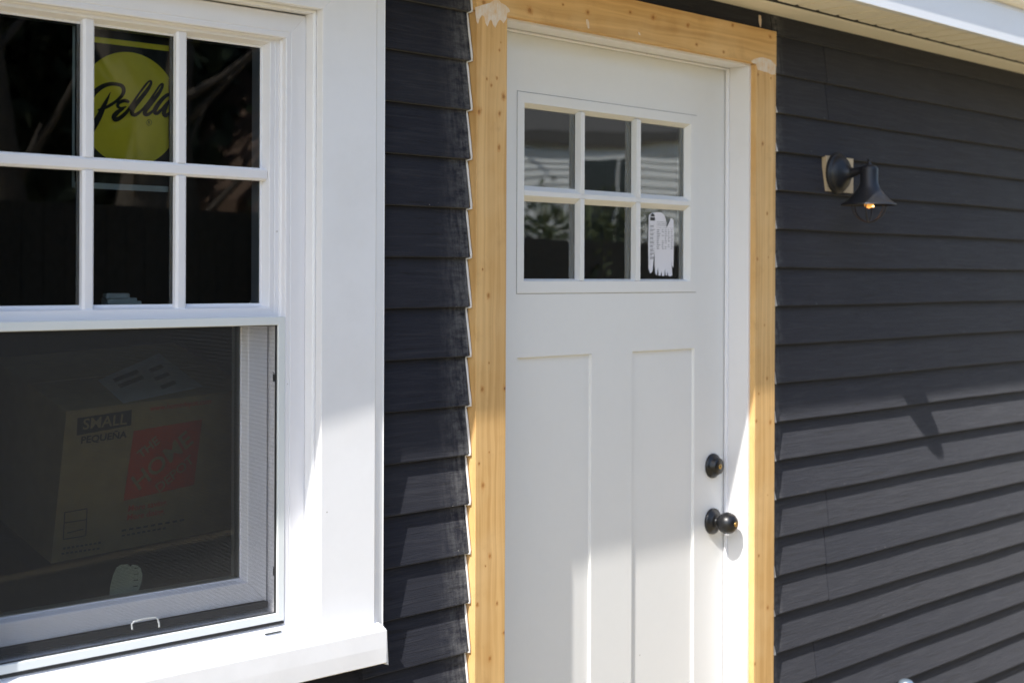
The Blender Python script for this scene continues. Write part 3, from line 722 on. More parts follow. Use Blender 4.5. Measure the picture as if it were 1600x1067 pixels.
trim_board('trim_head_board', X_LTRIM0 - .001, X_RTRIM1 + .002, ZT0, ZT1, 'X', khd, 23.0)
# jamb: edge, face, stop
XJ, _ = at(1170.3, 300, .003); _, zje = at(792, 28.5, .003); XJL = X_LTRIM1 - .010 + .0
ZJ = ZT0 - .006
tb = lambda name, mb, mat, **kw: build(name, mb, mat, tr, **kw)
tb('jamb', MB().box(XJ, X_RTRIM0 + .001, .003, .135, .12, ZJ), M['jamb'], bevel=.0008)
tb('jamb', MB().box(X_LTRIM1 - .001, X_LTRIM1 + .0105, .003, .135, .12, ZJ), M['jamb'], bevel=.0008)
tb('head_jamb', MB().box(X_LTRIM1 - .001, X_RTRIM0 + .001, .003, .135, ZJ, ZT0 + .003), M['jamb'], bevel=.0008)
yst, _ = at_x(1139.4, 300, XJ)
tb('weatherstrip', MB().box(XJ - .006, XJ - .0002, yst - .001, Y_DOOR - .002, .12, ZJ - .0004), M['vinyl'], bevel=.002, seg=3)
tb('weatherstrip', MB().box(X_LTRIM1 + .0107, X_LTRIM1 + .016, yst - .001, Y_DOOR - .002, .12, ZJ - .0004), M['vinyl'], bevel=.002, seg=3)
tb('weatherstrip', MB().box(X_LTRIM1 + .0165, XJ - .0065, yst - .001, Y_DOOR - .002, ZJ - .006, ZJ - .0004), M['vinyl'], bevel=.002, seg=3)
tb('threshold', MB().box(X_LTRIM1, X_RTRIM0, -.005, .14, .09, .118), M['grey_spacer'], bevel=.003)
# filler smeared over the two joints: thin jagged patches
def patch(outline, name='filler_patch', y=Y_TRIM, th=.0007):
    P2 = [at(px, py, y) for px, py in outline]
    mb = MB().prism([(x, y - th, z) for x, z in P2], [(x, y + .0005, z) for x, z in P2]); return tb(name, mb, M['putty'])
patch([(743, 12), (752, 9), (766, 5), (772, 0.5), (779, 0), (783, 5), (790, 9), (795, 14), (797, 19), (792.5, 21), (791.5, 30), (787, 37), (784, 33), (781, 31), (778, 35), (774, 44), (771, 40), (768, 31), (765, 33), (762, 42), (759, 37), (757, 27), (753, 24), (749, 31), (747, 38), (745, 34), (743.5, 22)])
patch([(1174, 96), (1181, 91.5), (1192, 90), (1204, 94), (1212, 102), (1212.5, 106), (1211.5, 117), (1206, 117), (1200, 114), (1192, 112), (1184, 109), (1182, 101), (1176, 99)])
patch([(916, 31), (919, 31), (920.5, 36), (921, 45), (919, 45), (917, 40)])
patch([(997, 50), (1000, 52), (1001, 56), (998.5, 55)])
patch([(1186, 24), (1189, 25), (1190, 33), (1189, 43), (1187.5, 42), (1186, 33)], 'filler_patch', .0015)
# caulk beads following the laps
random.seed(5)
for (x, zz0, r_) in ((X_LTRIM0 - .0046, ZL0, .0025),):
    pts = []; rad = []
    for k in range(-1, 17):
        zb_ = zz0 - EXPO * k
        for f_ in (.985, .93, .8, .6, .4, .2, .08, .01):
            z_ = zb_ + EXPO * f_
            if z_ > ZT1 + .02 or z_ < .05: continue
            pts.append((x + random.uniform(-.0003, .0003) + .0018 * (1 - f_) - .0008, LIP * f_ - .0012 - .0016 * (1 - f_), z_)); rad.append(r_ * random.uniform(.85, 1.1) * (.8 if f_ > .9 else 1.0))
    tb('caulk_bead', MB().tube(pts, rad, 8), M['caulk'])
for k in range(2, 17):
    zb_ = ZR0 - EXPO * k; a = random.uniform(.18, .42)
    h_ = EXPO * a * .8; w_ = random.uniform(.003, .0075)
    if k in (8, 13): continue
    x_ = XR_ST + .016
    v = [(x_, -.0035, zb_ - .001), (x_ + w_, -.0030, zb_ - .0015), (x_ + w_ * .8, -.0015, zb_ + h_ * .35), (x_ + .002, .0005, zb_ + h_), (x_, -.0005, zb_ + h_)]
    tb('caulk_smear', MB().prism(v, [(p[0], p[1] + .006, p[2]) for p in v]), M['caulk'])

# ------------------------------------------------------------ door
DXL = X_LTRIM1 + .0125; DXR = XJ - .0022
XI0, XI1 = at(808, 300, Y_DOOR)[0], at(1088, 300, Y_DOOR)[0]
ZI1 = ZC + .4092; ZI0 = ZC - .0370
P1a, P1b = at(808.5, 560, Y_DOOR)[0], at(925, 560, Y_DOOR)[0]; P2a, P2b = at(988.5, 560, Y_DOOR)[0], at(1087, 560, Y_DOOR)[0]
ZP1 = ZC - .1790; ZP0 = ZC - 1.25; DB = ZC - 1.520; DT = ZJ - .0035
door = thing('front_door', 'white craftsman entry door with six small panes above two tall panels', 'door', ((DXL + DXR) / 2, Y_DOOR, DB))
db = lambda name, mb, mat, parent=None, **kw: build(name, mb, mat, parent or door, **kw)
y0, y1 = Y_DOOR, Y_DOOR + .044
s = MB()
# slab face as one skin with two sunk panels and the opening for the glazing
def quad(mb, x0, x1, z0, z1, y): mb.add([(x0, y, z0), (x1, y, z0), (x1, y, z1), (x0, y, z1)], [(0, 1, 2, 3)])
XO0, XO1, ZO0, ZO1 = XI0 + .004, XI1 - .004, ZI0 + .004, ZI1 - .004
quad(s, DXL, XO0, DB, DT, y0); quad(s, XO1, DXR, DB, DT, y0); quad(s, XO0, XO1, ZO1, DT, y0)
quad(s, XO0, XO1, ZP1, ZO0, y0); quad(s, XO0, XO1, DB, ZP0, y0)
quad(s, XO0, P1a, ZP0, ZP1, y0) if P1a > XO0 else None
s2 = MB()
gapx = (P1b, P2a); quad(s, gapx[0], gapx[1], ZP0, ZP1, y0)
def sunk(mb, xa, xb, za, zb, dep, slope):
    o_ = [(xa, y0, za), (xb, y0, za), (xb, y0, zb), (xa, y0, zb)]
    i_ = [(xa + slope, y0 + dep, za + slope), (xb - slope, y0 + dep, za + slope), (xb - slope, y0 + dep, zb - slope), (xa + slope, y0 + dep, zb - slope)]
    mb.add(o_ + i_, [(0, 1, 5, 4), (1, 2, 6, 5), (2, 3, 7, 6), (3, 0, 4, 7)])
    return i_
XA0, XB1 = XO0, XO1
def lower_panel(xa, xb):
    m_ = MB(); i_ = sunk(m_, xa, xb, ZP0, ZP1, .0070, .0020); m_.add(i_, [(0, 1, 2, 3)]); return m_
# edges
s.add([(DXL, y0, DB), (DXL, y1, DB), (DXL, y1, DT), (DXL, y0, DT)], [(0, 1, 2, 3)]); s.add([(DXR, y0, DB), (DXR, y1, DB), (DXR, y1, DT), (DXR, y0, DT)], [(0, 1, 2, 3)])
s.add([(DXL, y0, DT), (DXR, y0, DT), (DXR, y1, DT), (DXL, y1, DT)], [(0, 1, 2, 3)])
quad(s, DXL, XO0, DB, DT, y1); quad(s, XO1, DXR, DB, DT, y1); quad(s, XO0, XO1, ZO1, DT, y1); quad(s, XO0, XO1, DB, ZO0, y1)
s.add([(XO0, y0, ZO0), (XO0, y1, ZO0), (XO0, y1, ZO1), (XO0, y0, ZO1)], [(0, 1, 2, 3)]); s.add([(XO1, y0, ZO0), (XO1, y1, ZO0), (XO1, y1, ZO1), (XO1, y0, ZO1)], [(0, 1, 2, 3)])
quad(s, XO0 - .0, XO0, ZO0, ZO1, y0) if False else None
slab = db('door_slab', s, M['door'])
db('panel', lower_panel(XO0, P1b), M['door'])
db('panel', lower_panel(P2a, XO1), M['door'])
# glazing insert: flat frame 2 mm proud with bevelled inner edges
YG = Y_DOOR + .0150
gx = [at(819.3, 300, y0 - .002)[0], None, None, at(1079.6, 300, y0 - .002)[0]]
fi_x0, fi_x1 = gx[0], gx[3]; fi_z1 = at(819, 160, y0 - .002)[1]; fi_z1 = (fi_z1 + at(1079, 194.7, y0 - .002)[1]) / 2; fi_z0 = at(950, 439.5, y0 - .002)[1]
glx0, glx1 = fi_x0 + .005, at(1068.6, 300, YG)[0]
glz1 = (at(820, 168.6, YG)[1] + at(1068, 200.8, YG)[1]) / 2; glz0 = at(950, 436.0, YG)[1]
rectf = (fi_x0, fi_x1, fi_z0, fi_z1)
def ring4(x0, x1, z0, z1, y): return [(x0, y, z0), (x1, y, z0), (x1, y, z1), (x0, y, z1)]
fr_ = MB(); A = [ring4(XI0, XI1, ZI0, ZI1, y0 + .002), ring4(XI0, XI1, ZI0, ZI1, y0 - .0012), ring4(XI0 + .001, XI1 - .001, ZI0 + .001, ZI1 - .001, y0 - .0022), ring4(fi_x0, fi_x1, fi_z0, fi_z1, y0 - .0022), ring4(glx0, glx1, glz0, glz1, YG - .0005), ring4(glx0, glx1, glz0, glz1, YG + .02)]
vs_ = [p for r_ in A for p in r_]; fr_.add(vs_, [(i * 4 + j, i * 4 + (j + 1) % 4, (i + 1) * 4 + (j + 1) % 4, (i + 1) * 4 + j) for i in range(len(A) - 1) for j in range(4)])
gf = db('glazing_frame', fr_, M['door'])
# thin dark joint round the insert
jt = MB(); A = [ring4(XI0 - .0012, XI1 + .0012, ZI0 - .0012, ZI1 + .0012, y0 - .0003), ring4(XI0 + .0002, XI1 - .0002, ZI0 + .0002, ZI1 - .0002, y0 - .0003)]
jt.add([p for r_ in A for p in r_], [(j, (j + 1) % 4, 4 + (j + 1) % 4, 4 + j) for j in range(4)])
db('insert_joint', jt, mat_plain("joint_shadow_grey", (.22, .21, .20), .8))
def bevel_bar(x0, x1, z0, z1, vertical, fw):
    """bar whose flat nose is fw wide and whose flanks slope back to the glass"""
    yf = y0 - .0018
    if vertical:
        c = (x0 + x1) / 2; c += 0
        return MB().prism([(x0, YG, z0), (c - fw / 2, yf, z0), (c + fw / 2, yf, z0), (x1, YG, z0)], [(x0, YG, z1), (c - fw / 2, yf, z1), (c + fw / 2, yf, z1), (x1, YG, z1)])
    c = (z0 + z1) / 2
    return MB().prism([(x0, YG, z0), (x0, yf, c - fw / 2), (x0, yf, c + fw / 2), (x0, YG, z1)], [(x1, YG, z0), (x1, yf, c - fw / 2), (x1, yf, c + fw / 2), (x1, YG, z1)])
pw = (glx1 - glx0); m1 = at(898.0, 300, YG)[0]; m2 = at(986.8, 300, YG)[0]
n1 = (at(907.8, 300, y0 - .002)[0], at(913.8, 300, y0 - .002)[0]); n2 = (at(995.0, 300, y0 - .002)[0], at(1001.5, 300, y0 - .002)[0])
c1 = sum(n1) / 2; c2 = sum(n2) / 2; hwb = ((c1 - m1) + (c2 - m2)) / 2
zm_a = (at(820, 291.3, YG)[1] + at(1068, 308.0, YG)[1]) / 2; zm_b = (at(820, 313.5, YG)[1] + at(1068, 329.0, YG)[1]) / 2
for c_, nn in ((c1, n1), (c2, n2)):
    for za, zb_ in ((glz0 - .004, (zm_a + zm_b) / 2 - .004), ((zm_a + zm_b) / 2 + .004, glz1 + .004)):
        db('muntin', bevel_bar(c_ - hwb, c_ + hwb, za, zb_, True, nn[1] - nn[0]), M['door'], gf)
db('muntin', bevel_bar(glx0 - .004, glx1 + .004, zm_b - .001, zm_a + .001, False, .0105), M['door'], gf)
for xa, xb in ((glx0 - .002, c1), (c1, c2), (c2, glx1 + .002)):
    for za, zb_ in ((glz0 - .002, (zm_a + zm_b) / 2), ((zm_a + zm_b) / 2, glz1 + .002)):
        db('pane', MB().add([(xa, YG + .001, za), (xb, YG + .001, za), (xb, YG + .001, zb_), (xa, YG + .001, zb_)], [(0, 1, 2, 3)]), M['door_glass'], gf, recalc=False)
sp3 = MB()
for xe in (glx1 + .001, c1, c2): sp3.box(xe - .0075, xe + .0075, YG + .006, YG + .014, glz0, glz1)
db('glazing_spacer', sp3, M['grey_spacer'], gf)
# hardware
KX, KZ = at(1112.8, 813.7, Y_DOOR)[0], at(1112.8, 813.7, Y_DOOR)[1]; BX, BZ = at(1111.5, 727.6, Y_DOOR)
BX = KX
knob = db('door_knob', MB().lathe([(.0, -.0735), (.006, -.0733), (.012, -.0722), (.0190, -.0685), (.0245, -.0615), (.0277, -.0520), (.0280, -.0455), (.0262, -.0380), (.0215, -.0310), (.0150, -.0262), (.0112, -.0230), (.0108, -.0190), (.0125, -.0165), (.0180, -.0150)], (KX, Y_DOOR, KZ), 'Y', 40), M['dark_metal'])
db('rosette', MB().lathe([(.0, -.0170), (.0170, -.0165), (.0225, -.0150), (.0240, -.0120), (.0285, -.0108), (.0300, -.0085), (.0310, -.0080), (.0330, -.0060), (.0332, -.0002)], (KX, Y_DOOR, KZ), 'Y', 40), M['dark_metal'], knob)
db('key_cylinder', MB().lathe([(0, -.0752), (.0052, -.0750), (.0058, -.0742), (.0058, -.0720)], (KX, Y_DOOR, KZ), 'Y', 20), M['brass'], knob)
dbt = db('deadbolt', MB().lathe([(.0, -.0255), (.0160, -.0250), (.0195, -.0235), (.0212, -.0205), (.0240, -.0140), (.0262, -.0095), (.0285, -.0088), (.0300, -.0060), (.0312, -.0050), (.0314, -.0002)], (BX, Y_DOOR, BZ), 'Y', 40), M['dark_metal'])
db('key_cylinder', MB().lathe([(0, -.0272), (.0052, -.0270), (.0060, -.0262), (.0060, -.0240)], (BX, Y_DOOR, BZ), 'Y', 20), M['brass'], dbt)
db('key_slot', MB().box(KX - .0006, KX + .0006, Y_DOOR - .0758, Y_DOOR - .0745, KZ - .0035, KZ + .0035), M['black_gasket'], knob)
db('key_slot', MB().box(BX - .0006, BX + .0006, Y_DOOR - .0277, Y_DOOR - .0265, BZ - .0035, BZ + .0035), M['black_gasket'], dbt)
# half torn paper sticker on the lower right pane
YS = YG + .0003
lb = [(1013.5, 340), (1014, 336), (1017, 333.5), (1024, 332), (1029, 331.5), (1034, 332.5), (1037.5, 336), (1040, 342), (1041.5, 349), (1041, 356), (1043, 353), (1046, 346), (1048, 341), (1050.5, 342), (1052.5, 344), (1052.8, 370), (1052.5, 400), (1052, 419), (1050, 415), (1049, 407), (1050, 424), (1050.5, 430), (1047, 432), (1044, 430.5), (1042.5, 424), (1042, 431), (1040, 430), (1039, 420), (1038, 431), (1034.5, 431.5), (1033.5, 424), (1032, 431), (1029, 430.5), (1028, 418), (1027, 424), (1026.5, 430.5), (1024, 428), (1022.8, 415), (1022.6, 395), (1021, 408), (1019.5, 424), (1016, 427.5), (1013.2, 420), (1012.8, 380)]
sc_, zc_ = at(1033, 430, YS)
st = thing('door_sticker', 'half torn white paper sticker with printed table on the lower right door pane', 'sticker', (sc_, YS, zc_))
def sbuild(name, mb, mat): return build(name, mb, mat, st)
P2 = [at(px, py, YS) for px, py in lb]
bm_ = MB().poly([(x, YS - .0009, z) for x, z in P2])
sbuild('sticker_paper', bm_, mat_paint("torn_white_paper", (.72, .70, .72), .8, .2, (.5, .5, .5), specks=False))
pr = MB()
def srect(px0, py0, px1, py1, mb=pr):
    x0, z0_ = at(px0, py0, YS); x1, z1_ = at(px1, py1, YS); mb.add([(x0, YS - .0013, z0_), (x1, YS - .0013, z0_), (x1, YS - .0013, z1_), (x0, YS - .0013, z1_)], [(0, 1, 2, 3)])
# black badge, rules, lines of type
x_, z_ = at(1019.5, 338.5, YS)
pr.poly([(x_ + .0085 * math.cos(a), YS - .0013, z_ + .0085 * math.sin(a) * .9) for a in [math.pi * i / 10 for i in range(11)]])
srect(1015.8, 339.5, 1023.2, 345)
random.seed(11)
for i in range(9):
    yy = 351 + i * 6.2
    srect(1015, yy, 1023.5, yy + .5)
    srect(1015.5, yy + 1.6, 1015.5 + random.uniform(4, 7.5), yy + 2.5); srect(1015.5, yy + 3.4, 1015.5 + random.uniform(3, 7), yy + 4.2)
for i in range(3): srect(1026, 346.5 + i * 2.6, 1040.5, 347.6 + i * 2.6)
srect(1026, 355.8, 1052, 356.7)
for i in range(11):
    yy = 359 + i * 2.9
    srect(1026, yy, 1026 + random.uniform(2, 5.5), yy + 1)
    for j in range(4):
        if random.random() < .85: srect(1034 + j * 4.7, yy + .2, 1034 + j * 4.7 + random.uniform(1.8, 3.2), yy + 1)
sbuild('sticker_print', pr, m_blk)

# ------------------------------------------------------------ wall lamp
LX = 3.632; LY = -.107
lamp = thing('wall_lamp', 'black barn style wall lamp with a wire cage and glowing amber bulb', 'lamp', (LX, 0, ZC + .27))
lb_ = lambda name, mb, mat, parent=None, **kw: build(name, mb, mat, parent or lamp, **kw)
bx0, bz1 = at(1290.5, 243.5, -.001); bx1, _ = at(1333.5, 253, -.004); _, bz0 = at(1294, 299, -.001)
lb_('mounting_block', MB().prism([(bx0, -.0045, bz0), (bx0 - .003, -.0045, bz1), (bx0 - .003, .009, bz1), (bx0, .009, bz0)], [(bx1, -.0045, bz0), (bx1, -.0045, bz1), (bx1, .009, bz1), (bx1, .009, bz0)]), M['lamp_wood'])
PZ_ = ZC + .289
PX_ = at(1313.0, 271, -.016)[0]
bpz = lb_('backplate', MB().lathe([(0, -.062), (.010, -.060), (.0135, -.054), (.0165, -.047), (.0230, -.040), (.0340, -.034), (.0440, -.027), (.0490, -.0200), (.0500, -.0165), (.0545, -.0150), (.0565, -.012), (.0565, -.0045)], (PX_, 0, PZ_), 'Y', 40), M['lamp'])
lb_('screw', MB().lathe([(0, -.031), (.003, -.0305), (.003, -.020)], (PX_ - .024, 0, PZ_ + .002), 'Y', 12), M['brass'] if False else M['grey_spacer'], bpz)
zt = ZC
arm = [(PX_, -.046, PZ_), (PX_ - .002, -.062, PZ_ + .001), (PX_ * .6 + LX * .4, -.072, PZ_ + .004), (PX_ * .3 + LX * .7, -.088, PZ_ + .006), (LX, LY + .012, PZ_ + .004)]
lb_('arm', MB().tube(arm, [.0150, .0120, .0105, .0105, .0115], 16), M['lamp'])
shade = lb_('shade', MB().lathe([(.0, .3085), (.011, .3080), (.019, .3050), (.0232, .2985), (.0240, .2930), (.0244, .2560), (.0262, .2535), (.0268, .2500), (.0310, .2430), (.0410, .2290), (.0560, .2130), (.0700, .2030), (.0742, .1995), (.0742, .1975), (.0715, .1985),
                            (.0550, .2090), (.0400, .2250), (.0290, .2390), (.0230, .2480), (.0, .2500)], (LX, LY, ZC), 'Z', 48), M['lamp'])
lb_('finial', MB().lathe([(0, .3255), (.0035, .3245), (.0050, .3215), (.0042, .3185), (.0030, .3160), (.0055, .3130), (.0075, .3100), (.0090, .3070)], (LX, LY, ZC), 'Z', 20), M['lamp'])
for i in range(3):
    a = R(20 + 60 * i); r0 = .0485
    pts = [(LX + r0 * math.cos(t) * math.cos(a), LY + r0 * math.cos(t) * math.sin(a), ZC + .2000 - .0480 * math.sin(t)) for t in [math.pi * j / 20 for j in range(21)]]
    lb_('cage_wire', MB().tube(pts, .0016, 6), M['lamp'])
lb_('cage_cap', MB().lathe([(0, .1495), (.004, .1500), (.005, .1520), (.004, .1545), (0, .1550)], (LX, LY, ZC), 'Z', 14), M['lamp'])
mbul = mat_plain("amber_bulb", (.7, .35, .08), .15, emit=(1.0, .42, .08), es=.35)
bulb = lb_('bulb', MB().lathe([(0, .1900), (.0060, .1912), (.0110, .1950), (.0130, .2010), (.0125, .2080), (.0090, .2180), (.0070, .2350), (.0, .2360)], (LX, LY, ZC), 'Z', 24), mbul)
lb_('filament', MB().tube([(LX - .006, LY - .006, ZC + .196), (LX + .004, LY - .012, ZC + .195), (LX + .008, LY - .007, ZC + .1965)], .0022, 6), mat_plain("glowing_filament", (1, .6, .2), .5, emit=(1.0, .62, .25), es=2.5), bulb)
pl = bpy.data.lights.new('bulb_light', 'POINT'); pl.energy = .016; pl.color = (1, .42, .18); pl.shadow_soft_size = .012
plo = bpy.data.objects.new('bulb_light', pl); scene.collection.objects.link(plo); plo.parent = lamp; plo.location = (0, LY, ZC + .183 - (ZC + .27))

# ------------------------------------------------------------ tap handle at the foot of the wall
tx, tz = at(1416, 1066, -.06)
tap = thing('wall_tap', 'small metal garden tap peeking up at the bottom edge beside the clapboards', 'tap', (tx, 0, tz - .05))
m_tap = mat_plain("weathered_zinc", (.30, .38, .46), .35, .6)
build('tap_handle', MB().lathe([(0, .010), (.010, .0095), (.017, .006), (.0215, 0), (.0215, -.004), (.016, -.008), (.006, -.010), (.0055, -.030)], (tx, -.06, tz), 'Z', 24), m_tap, tap)
build('tap_body', MB().tube([(tx, .012, tz - .045), (tx, -.03, tz - .045), (tx, -.06, tz - .042), (tx, -.085, tz - .055), (tx, -.10, tz - .085)], [.012, .012, .015, .012, .010], 14), m_tap, tap)
build('tap_flange', MB().lathe([(0, -.006), (.026, -.005), (.028, .004)], (tx, -.002, tz - .045), 'Y', 24), m_tap, tap)

# ------------------------------------------------------------ eave
ZS = ZC + .694; YF = -.253
eave = thing('roof_eave', 'low roof eave with grooved cream soffit and smooth white fascia above the wall', 'eave', (3.5, -.1, ZS))
eb = lambda name, mb, mat, parent=None, **kw: build(name, mb, mat, parent or eave, **kw)
EX0, EX1 = -.6, 7.8
eb('wall_channel', MB().box(EX0, EX1, -.083, .010, ZS - .0045, ZS + .0005), M['soffit'], bevel=.001)
eb('channel_gap_shade', MB().box(EX0, EX1, -.0846, -.0832, ZS - .0010, ZS + .0050), M['black_gasket'])  # black strip stands in for the shade between channel lip and soffit
slat = None; i = 0
x = EX0
sw = .1
base_me = None
while x < EX1 - .01:
    if base_me is None:
        mb = MB(); P_ = [(.0, .0200), (.0090, .0200), (.0130, .0), (.0480, .0), (.0500, .0025), (.0520, .0), (.0900, .0), (.1, .0200), (.1, .0225), (.0, .0225)]
        mb.prism([(p[0], YF + .006, ZS + .004 + p[1]) for p in P_], [(p[0], -.0820, ZS + .004 + p[1]) for p in P_])
        o = eb('soffit_slat', mb, M['soffit']); base_me = o.data; off0 = Vector((x, 0, 0)); o.location.x = x
    else:
        o = bpy.data.objects.new('soffit_slat', base_me); scene.collection.objects.link(o); o.parent = eave; o.location.x = x
    x += sw
fa = MB(); FZ = ZS - .0035
fp_ = [(YF + .022, FZ + .0015), (YF + .003, FZ), (YF, FZ + .0015), (YF, FZ + .098), (YF - .0022, FZ + .0995), (YF - .0022, FZ + .1015), (YF, FZ + .103), (YF, FZ + .125), (YF + .02, FZ + .125)]
fa.prism([(EX0, y, z) for y, z in fp_], [(EX1, y, z) for y, z in fp_]); eb('fascia', fa, M['fascia'])
dp = [(YF + .001, FZ + .1105), (YF - .006, FZ + .1075), (YF - .016, FZ + .1120), (YF - .024, FZ + .121), (YF - .026, FZ + .130), (YF - .026, FZ + .150), (YF + .001, FZ + .150)]
eb('drip_edge', MB().prism([(EX0, y, z) for y, z in dp], [(EX1, y, z) for y, z in dp]), M['soffit'])
m_roof = mat_plain("grey_shingle", (.09, .085, .08), .9)
eb('roof', MB().prism([(EX0, YF - .028, FZ + .151), (EX0, YF - .028, FZ + .157), (EX0, 4.3, FZ + 1.60), (EX0, 4.3, FZ + 1.50)], [(EX1, YF - .028, FZ + .151), (EX1, YF - .028, FZ + .157), (EX1, 4.3, FZ + 1.60), (EX1, 4.3, FZ + 1.50)]), m_roof)

# ------------------------------------------------------------ the garden side, seen only as reflections
# neighbour's white clapboard house
HD = 17.0; HA = R(50.0)
hc = Vector((2.75 + HD * math.sin(HA), -HD * math.cos(HA), 0)); hx = Vector((math.cos(HA), math.sin(HA), 0)); hn = Vector((-math.sin(HA), math.cos(HA), 0))
house = thing('neighbour_house', 'white clapboard house across the garden with a grey roof', 'house', tuple(hc))
m_hw = mat_plain("white_clapboard", (.74, .74, .72), .6); m_hg = mat_plain("dark_house_pane", (.02, .025, .03), .1)
def hp(u, w, z): return hc + hx * u + hn * w + Vector((0, 0, z))
def hbox(name, u0, u1, w0, w1, z0, z1, mat, parent=None):
    v = [hp(u, w, z) for u in (u0, u1) for w in (w0, w1) for z in (z0, z1)]
    return build(name, MB().add(v, [(0, 1, 3, 2), (4, 6, 7, 5), (0, 4, 5, 1), (2, 3, 7, 6), (0, 2, 6, 4), (1, 5, 7, 3)]), mat, parent or house)
hbox('wall', -5, 5, -6, -.02, 0, 3.55, m_hw)
def hboard(u0, u1, z):
    v = [hp(u0, 0, z + .125), hp(u0, .022, z), hp(u0, 0, z), hp(u1, 0, z + .125), hp(u1, .022, z), hp(u1, 0, z)]
    build('siding_board', MB().add([p - hn * .02 for p in v], [(0, 1, 4, 3), (1, 2, 5, 4), (0, 2, 1), (3, 4, 5)]), m_hw, house)
z = .2
while z < 3.5:
    if 1.75 < z < 3.25: hboard(-5, -.15, z); hboard(.62, 5, z)
    else: hboard(-5, 5, z)
    z += .122
wf = hbox('window_frame', -.15, .62, -.05, .03, 1.75, 3.36, m_hw)
hbox('pane', -.10, .40, .035, .04, 1.82, 3.30, m_hg, wf); hbox('pane', .44, .58, .035, .04, 1.82, 3.30, m_hg, wf)
build('roof', MB().prism([hp(-5.3, .08, 3.5), hp(-5.3, .08, 3.62), hp(-5.3, -3, 5.6), hp(-5.3, -6.4, 3.5)], [hp(5.3, .08, 3.5), hp(5.3, .08, 3.62), hp(5.3, -3, 5.6), hp(5.3, -6.4, 3.5)]), m_roof, house)
# brown roofed shed that shows in the right hand upper pane
sd = thing('garden_shed', 'brown shed with a steep shingled gable roof beyond the fence', 'shed', (9.6, -10.6, 0))
m_br = mat_plain("brown_shingle", (.16, .10, .07), .9)
build('wall', MB().box(8.9, 11.3, -13, -10.2, 0, 2.5), mat_plain("brown_shed_wall", (.12, .08, .055), .9), sd)
build('roof', MB().prism([(8.5, -10.0, 2.3), (8.5, -10.0, 2.45), (10.1, -10.0, 4.6), (11.7, -10.0, 2.45), (11.7, -10.0, 2.3)], [(8.5, -13.2, 2.3), (8.5, -13.2, 2.45), (10.1, -13.2, 4.6), (11.7, -13.2, 2.45), (11.7, -13.2, 2.3)]), m_br, sd)
# fence
fence = thing('board_fence', 'dark stained close board fence across the garden', 'fence', (8, -5.5, 0))
m_f = mat_plain("dark_stained_fence", (.035, .028, .022), .85)
fa0 = Vector((-1.0, -4.0, 0)); fa1 = Vector((15.5, -8.7, 0)); fd = (fa1 - fa0); fl_ = fd.length; fd.normalize(); fnn = Vector((-fd.y, fd.x, 0))
nb = int(fl_ / .15); fme = None
for i in range(nb):
    p = fa0 + fd * (i * .15)
    if fme is None:
        v = [fd * u + fnn * w + Vector((0, 0, z_)) for u in (.0, .143) for w in (0, .02) for z_ in (.03, 2.05)]
        o = build('fence_board', MB().add(v, [(0, 1, 3, 2), (4, 6, 7, 5), (0, 4, 5, 1), (2, 3, 7, 6), (0, 2, 6, 4), (1, 5, 7, 3)]), m_f, fence, local=True); fme = o.data
    else:
        o = bpy.data.objects.new('fence_board', fme); scene.collection.objects.link(o); o.parent = fence
    o.location = p - Vector((8, -5.5, 0))
for zz in (.4, 1.6):
    v = [fa0 + fd * u + fnn * w + Vector((0, 0, z_)) for u in (0, fl_) for w in (-.05, -.002) for z_ in (zz, zz + .09)]
    build('fence_rail', MB().add(v, [(0, 1, 3, 2), (4, 6, 7, 5), (0, 4, 5, 1), (2, 3, 7, 6), (0, 2, 6, 4), (1, 5, 7, 3)]), m_f, fence)
# trees
m_bark = mat_plain("grey_bark", (.15, .12, .095), .95, var=.3); m_leaf = mat_plain("dark_evergreen_leaf", (.035, .05, .022), .8, var=.3); m_leaf2 = mat_plain("pale_shrub_leaf", (.10, .12, .05), .7, var=.3)
def leaves(n, c, rad, size, seed):
    random.seed(seed); mb = MB()
    clumps = [Vector((random.gauss(0, .45) * rad[0], random.gauss(0, .45) * rad[1], random.uniform(-.9, .9) * rad[2])) for _ in range(max(6, n // 60))]
    for _ in range(n):
        q = random.choice(clumps); p = Vector(c) + q + Vector((random.gauss(0, .16) * rad[0], random.gauss(0, .16) * rad[1], random.gauss(0, .14) * rad[2]))
        a = Vector((random.gauss(0, 1), random.gauss(0, 1), random.gauss(0, 1))).normalized(); b2 = a.cross(Vector((random.random(), random.random(), random.random() + .1))).normalized()
        mb.add([p + a * size, p + b2 * size * .6, p - a * size, p - b2 * size * .6], [(0, 1, 2, 3)])
    return mb
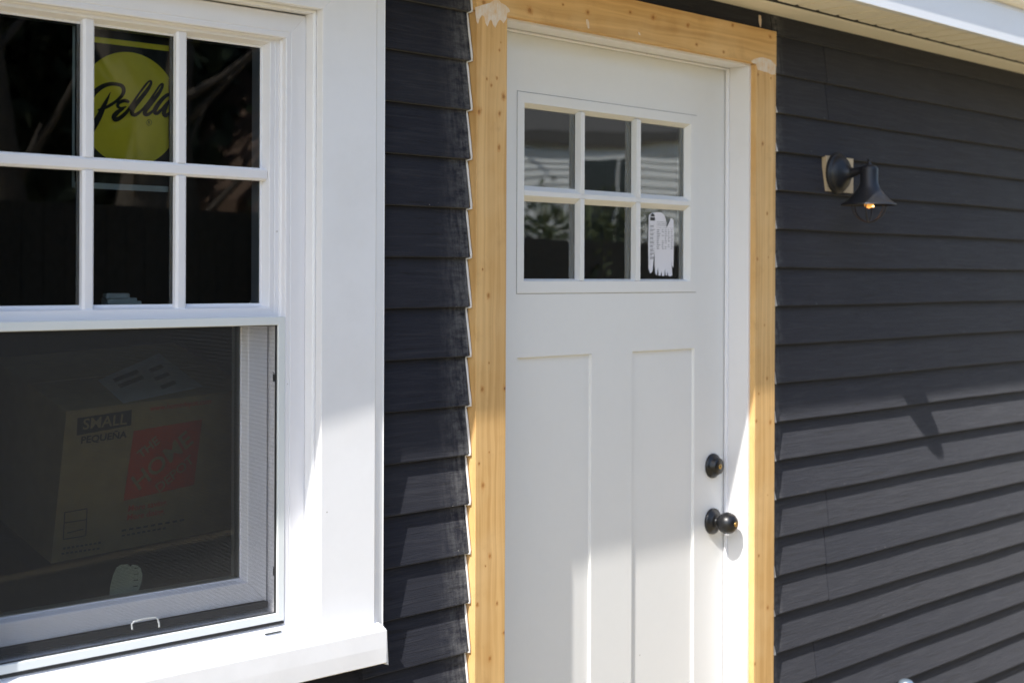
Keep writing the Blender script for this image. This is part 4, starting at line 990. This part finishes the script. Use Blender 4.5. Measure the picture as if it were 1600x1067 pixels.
def tree(x, y, h, r, kind, seed, label, rt=.16):
    t = thing('tree', label, 'tree', (x, y, 0), group='trees across the garden'); random.seed(seed)
    tk = MB(); pts = [(x + random.uniform(-.1, .1) * i, y + random.uniform(-.1, .1) * i, h * .9 * i / 7) for i in range(8)]
    tk.tube(pts, [rt * (1 - i / 9) for i in range(8)], 10)
    for k in range(10):
        b0 = Vector(pts[2 + k % 5]); d = Vector((random.uniform(-1, 1), random.uniform(-1, 1), random.uniform(.4, 1.1))).normalized()
        ln = random.uniform(.8, 2.0); tk.tube([b0, b0 + d * ln * .5 + Vector((0, 0, .1)), b0 + d * ln + Vector((0, 0, .35))], [rt * .20, rt * .11, rt * .04], 6)
    build('trunk', tk, m_bark, t)
    if kind: build('crown', leaves(kind, (x, y, h * .62), (r, r, h * .36), .19 if kind > 1500 else .08, seed), m_leaf if kind > 1500 else m_leaf2, t)
for (x, y, h, r, kd, sd_, lbl, rt) in [
    (6.6, -9.6, 8, 2, 0, 1, 'bare grey trunked tree nearest the fence corner', .30), (7.7, -11.0, 8, 2, 0, 2, 'bare slim tree between the shed and the grey trunk', .22), (5.7, -10.3, 9, 2, 500, 3, 'leaning bare tree with few pale leaves', .26),
    (8.3, -14.5, 8, 2.6, 6500, 4, 'broad dark evergreen behind the bare trunks', .2), (11.8, -16.5, 8, 3, 6500, 5, 'dark evergreen behind the brown shed', .2), (5.0, -15.5, 8, 2.6, 6500, 6, 'dark evergreen left of the bare trunks', .2),
    (15.0, -17.5, 9, 3, 6500, 7, 'tall dark evergreen behind the white house corner', .2), (2.0, -17, 8, 2.6, 6500, 8, 'dark evergreen behind the photographer', .2), (10.0, -19.5, 8, 3.2, 6500, 9, 'wide dark evergreen in the row behind the shed', .2), (6.8, -17.5, 8, 3, 6500, 10, 'dark evergreen in the back row behind the bare trunks', .2)]:
    tree(x, y, h, r, kd, sd_, lbl, rt)
for i, (x, y, h, n_, lbl) in enumerate([(12.0, -8.25, 2.55, 3000, 'pale leafed shrub rising over the fence'), (9.3, -7.6, 2.2, 2300, 'small leafed shrub beside the fence boards'), (13.4, -8.8, 2.6, 3200, 'rounded shrub in front of the white house'), (6.9, -7.0, 2.4, 2500, 'dark shrub near the bare trunks')]):
    s_ = thing('shrub', lbl, 'shrub', (x, y, 0), group='shrubs along the fence')
    build('foliage', leaves(n_, (x, y, h * .55), (.8, .8, h * .42), .045, 30 + i), m_leaf2 if i != 3 else m_leaf, s_)
    build('stem', MB().tube([(x, y, 0), (x + .05, y, h * .4), (x, y + .06, h * .8)], [.04, .03, .015], 7), m_bark, s_)
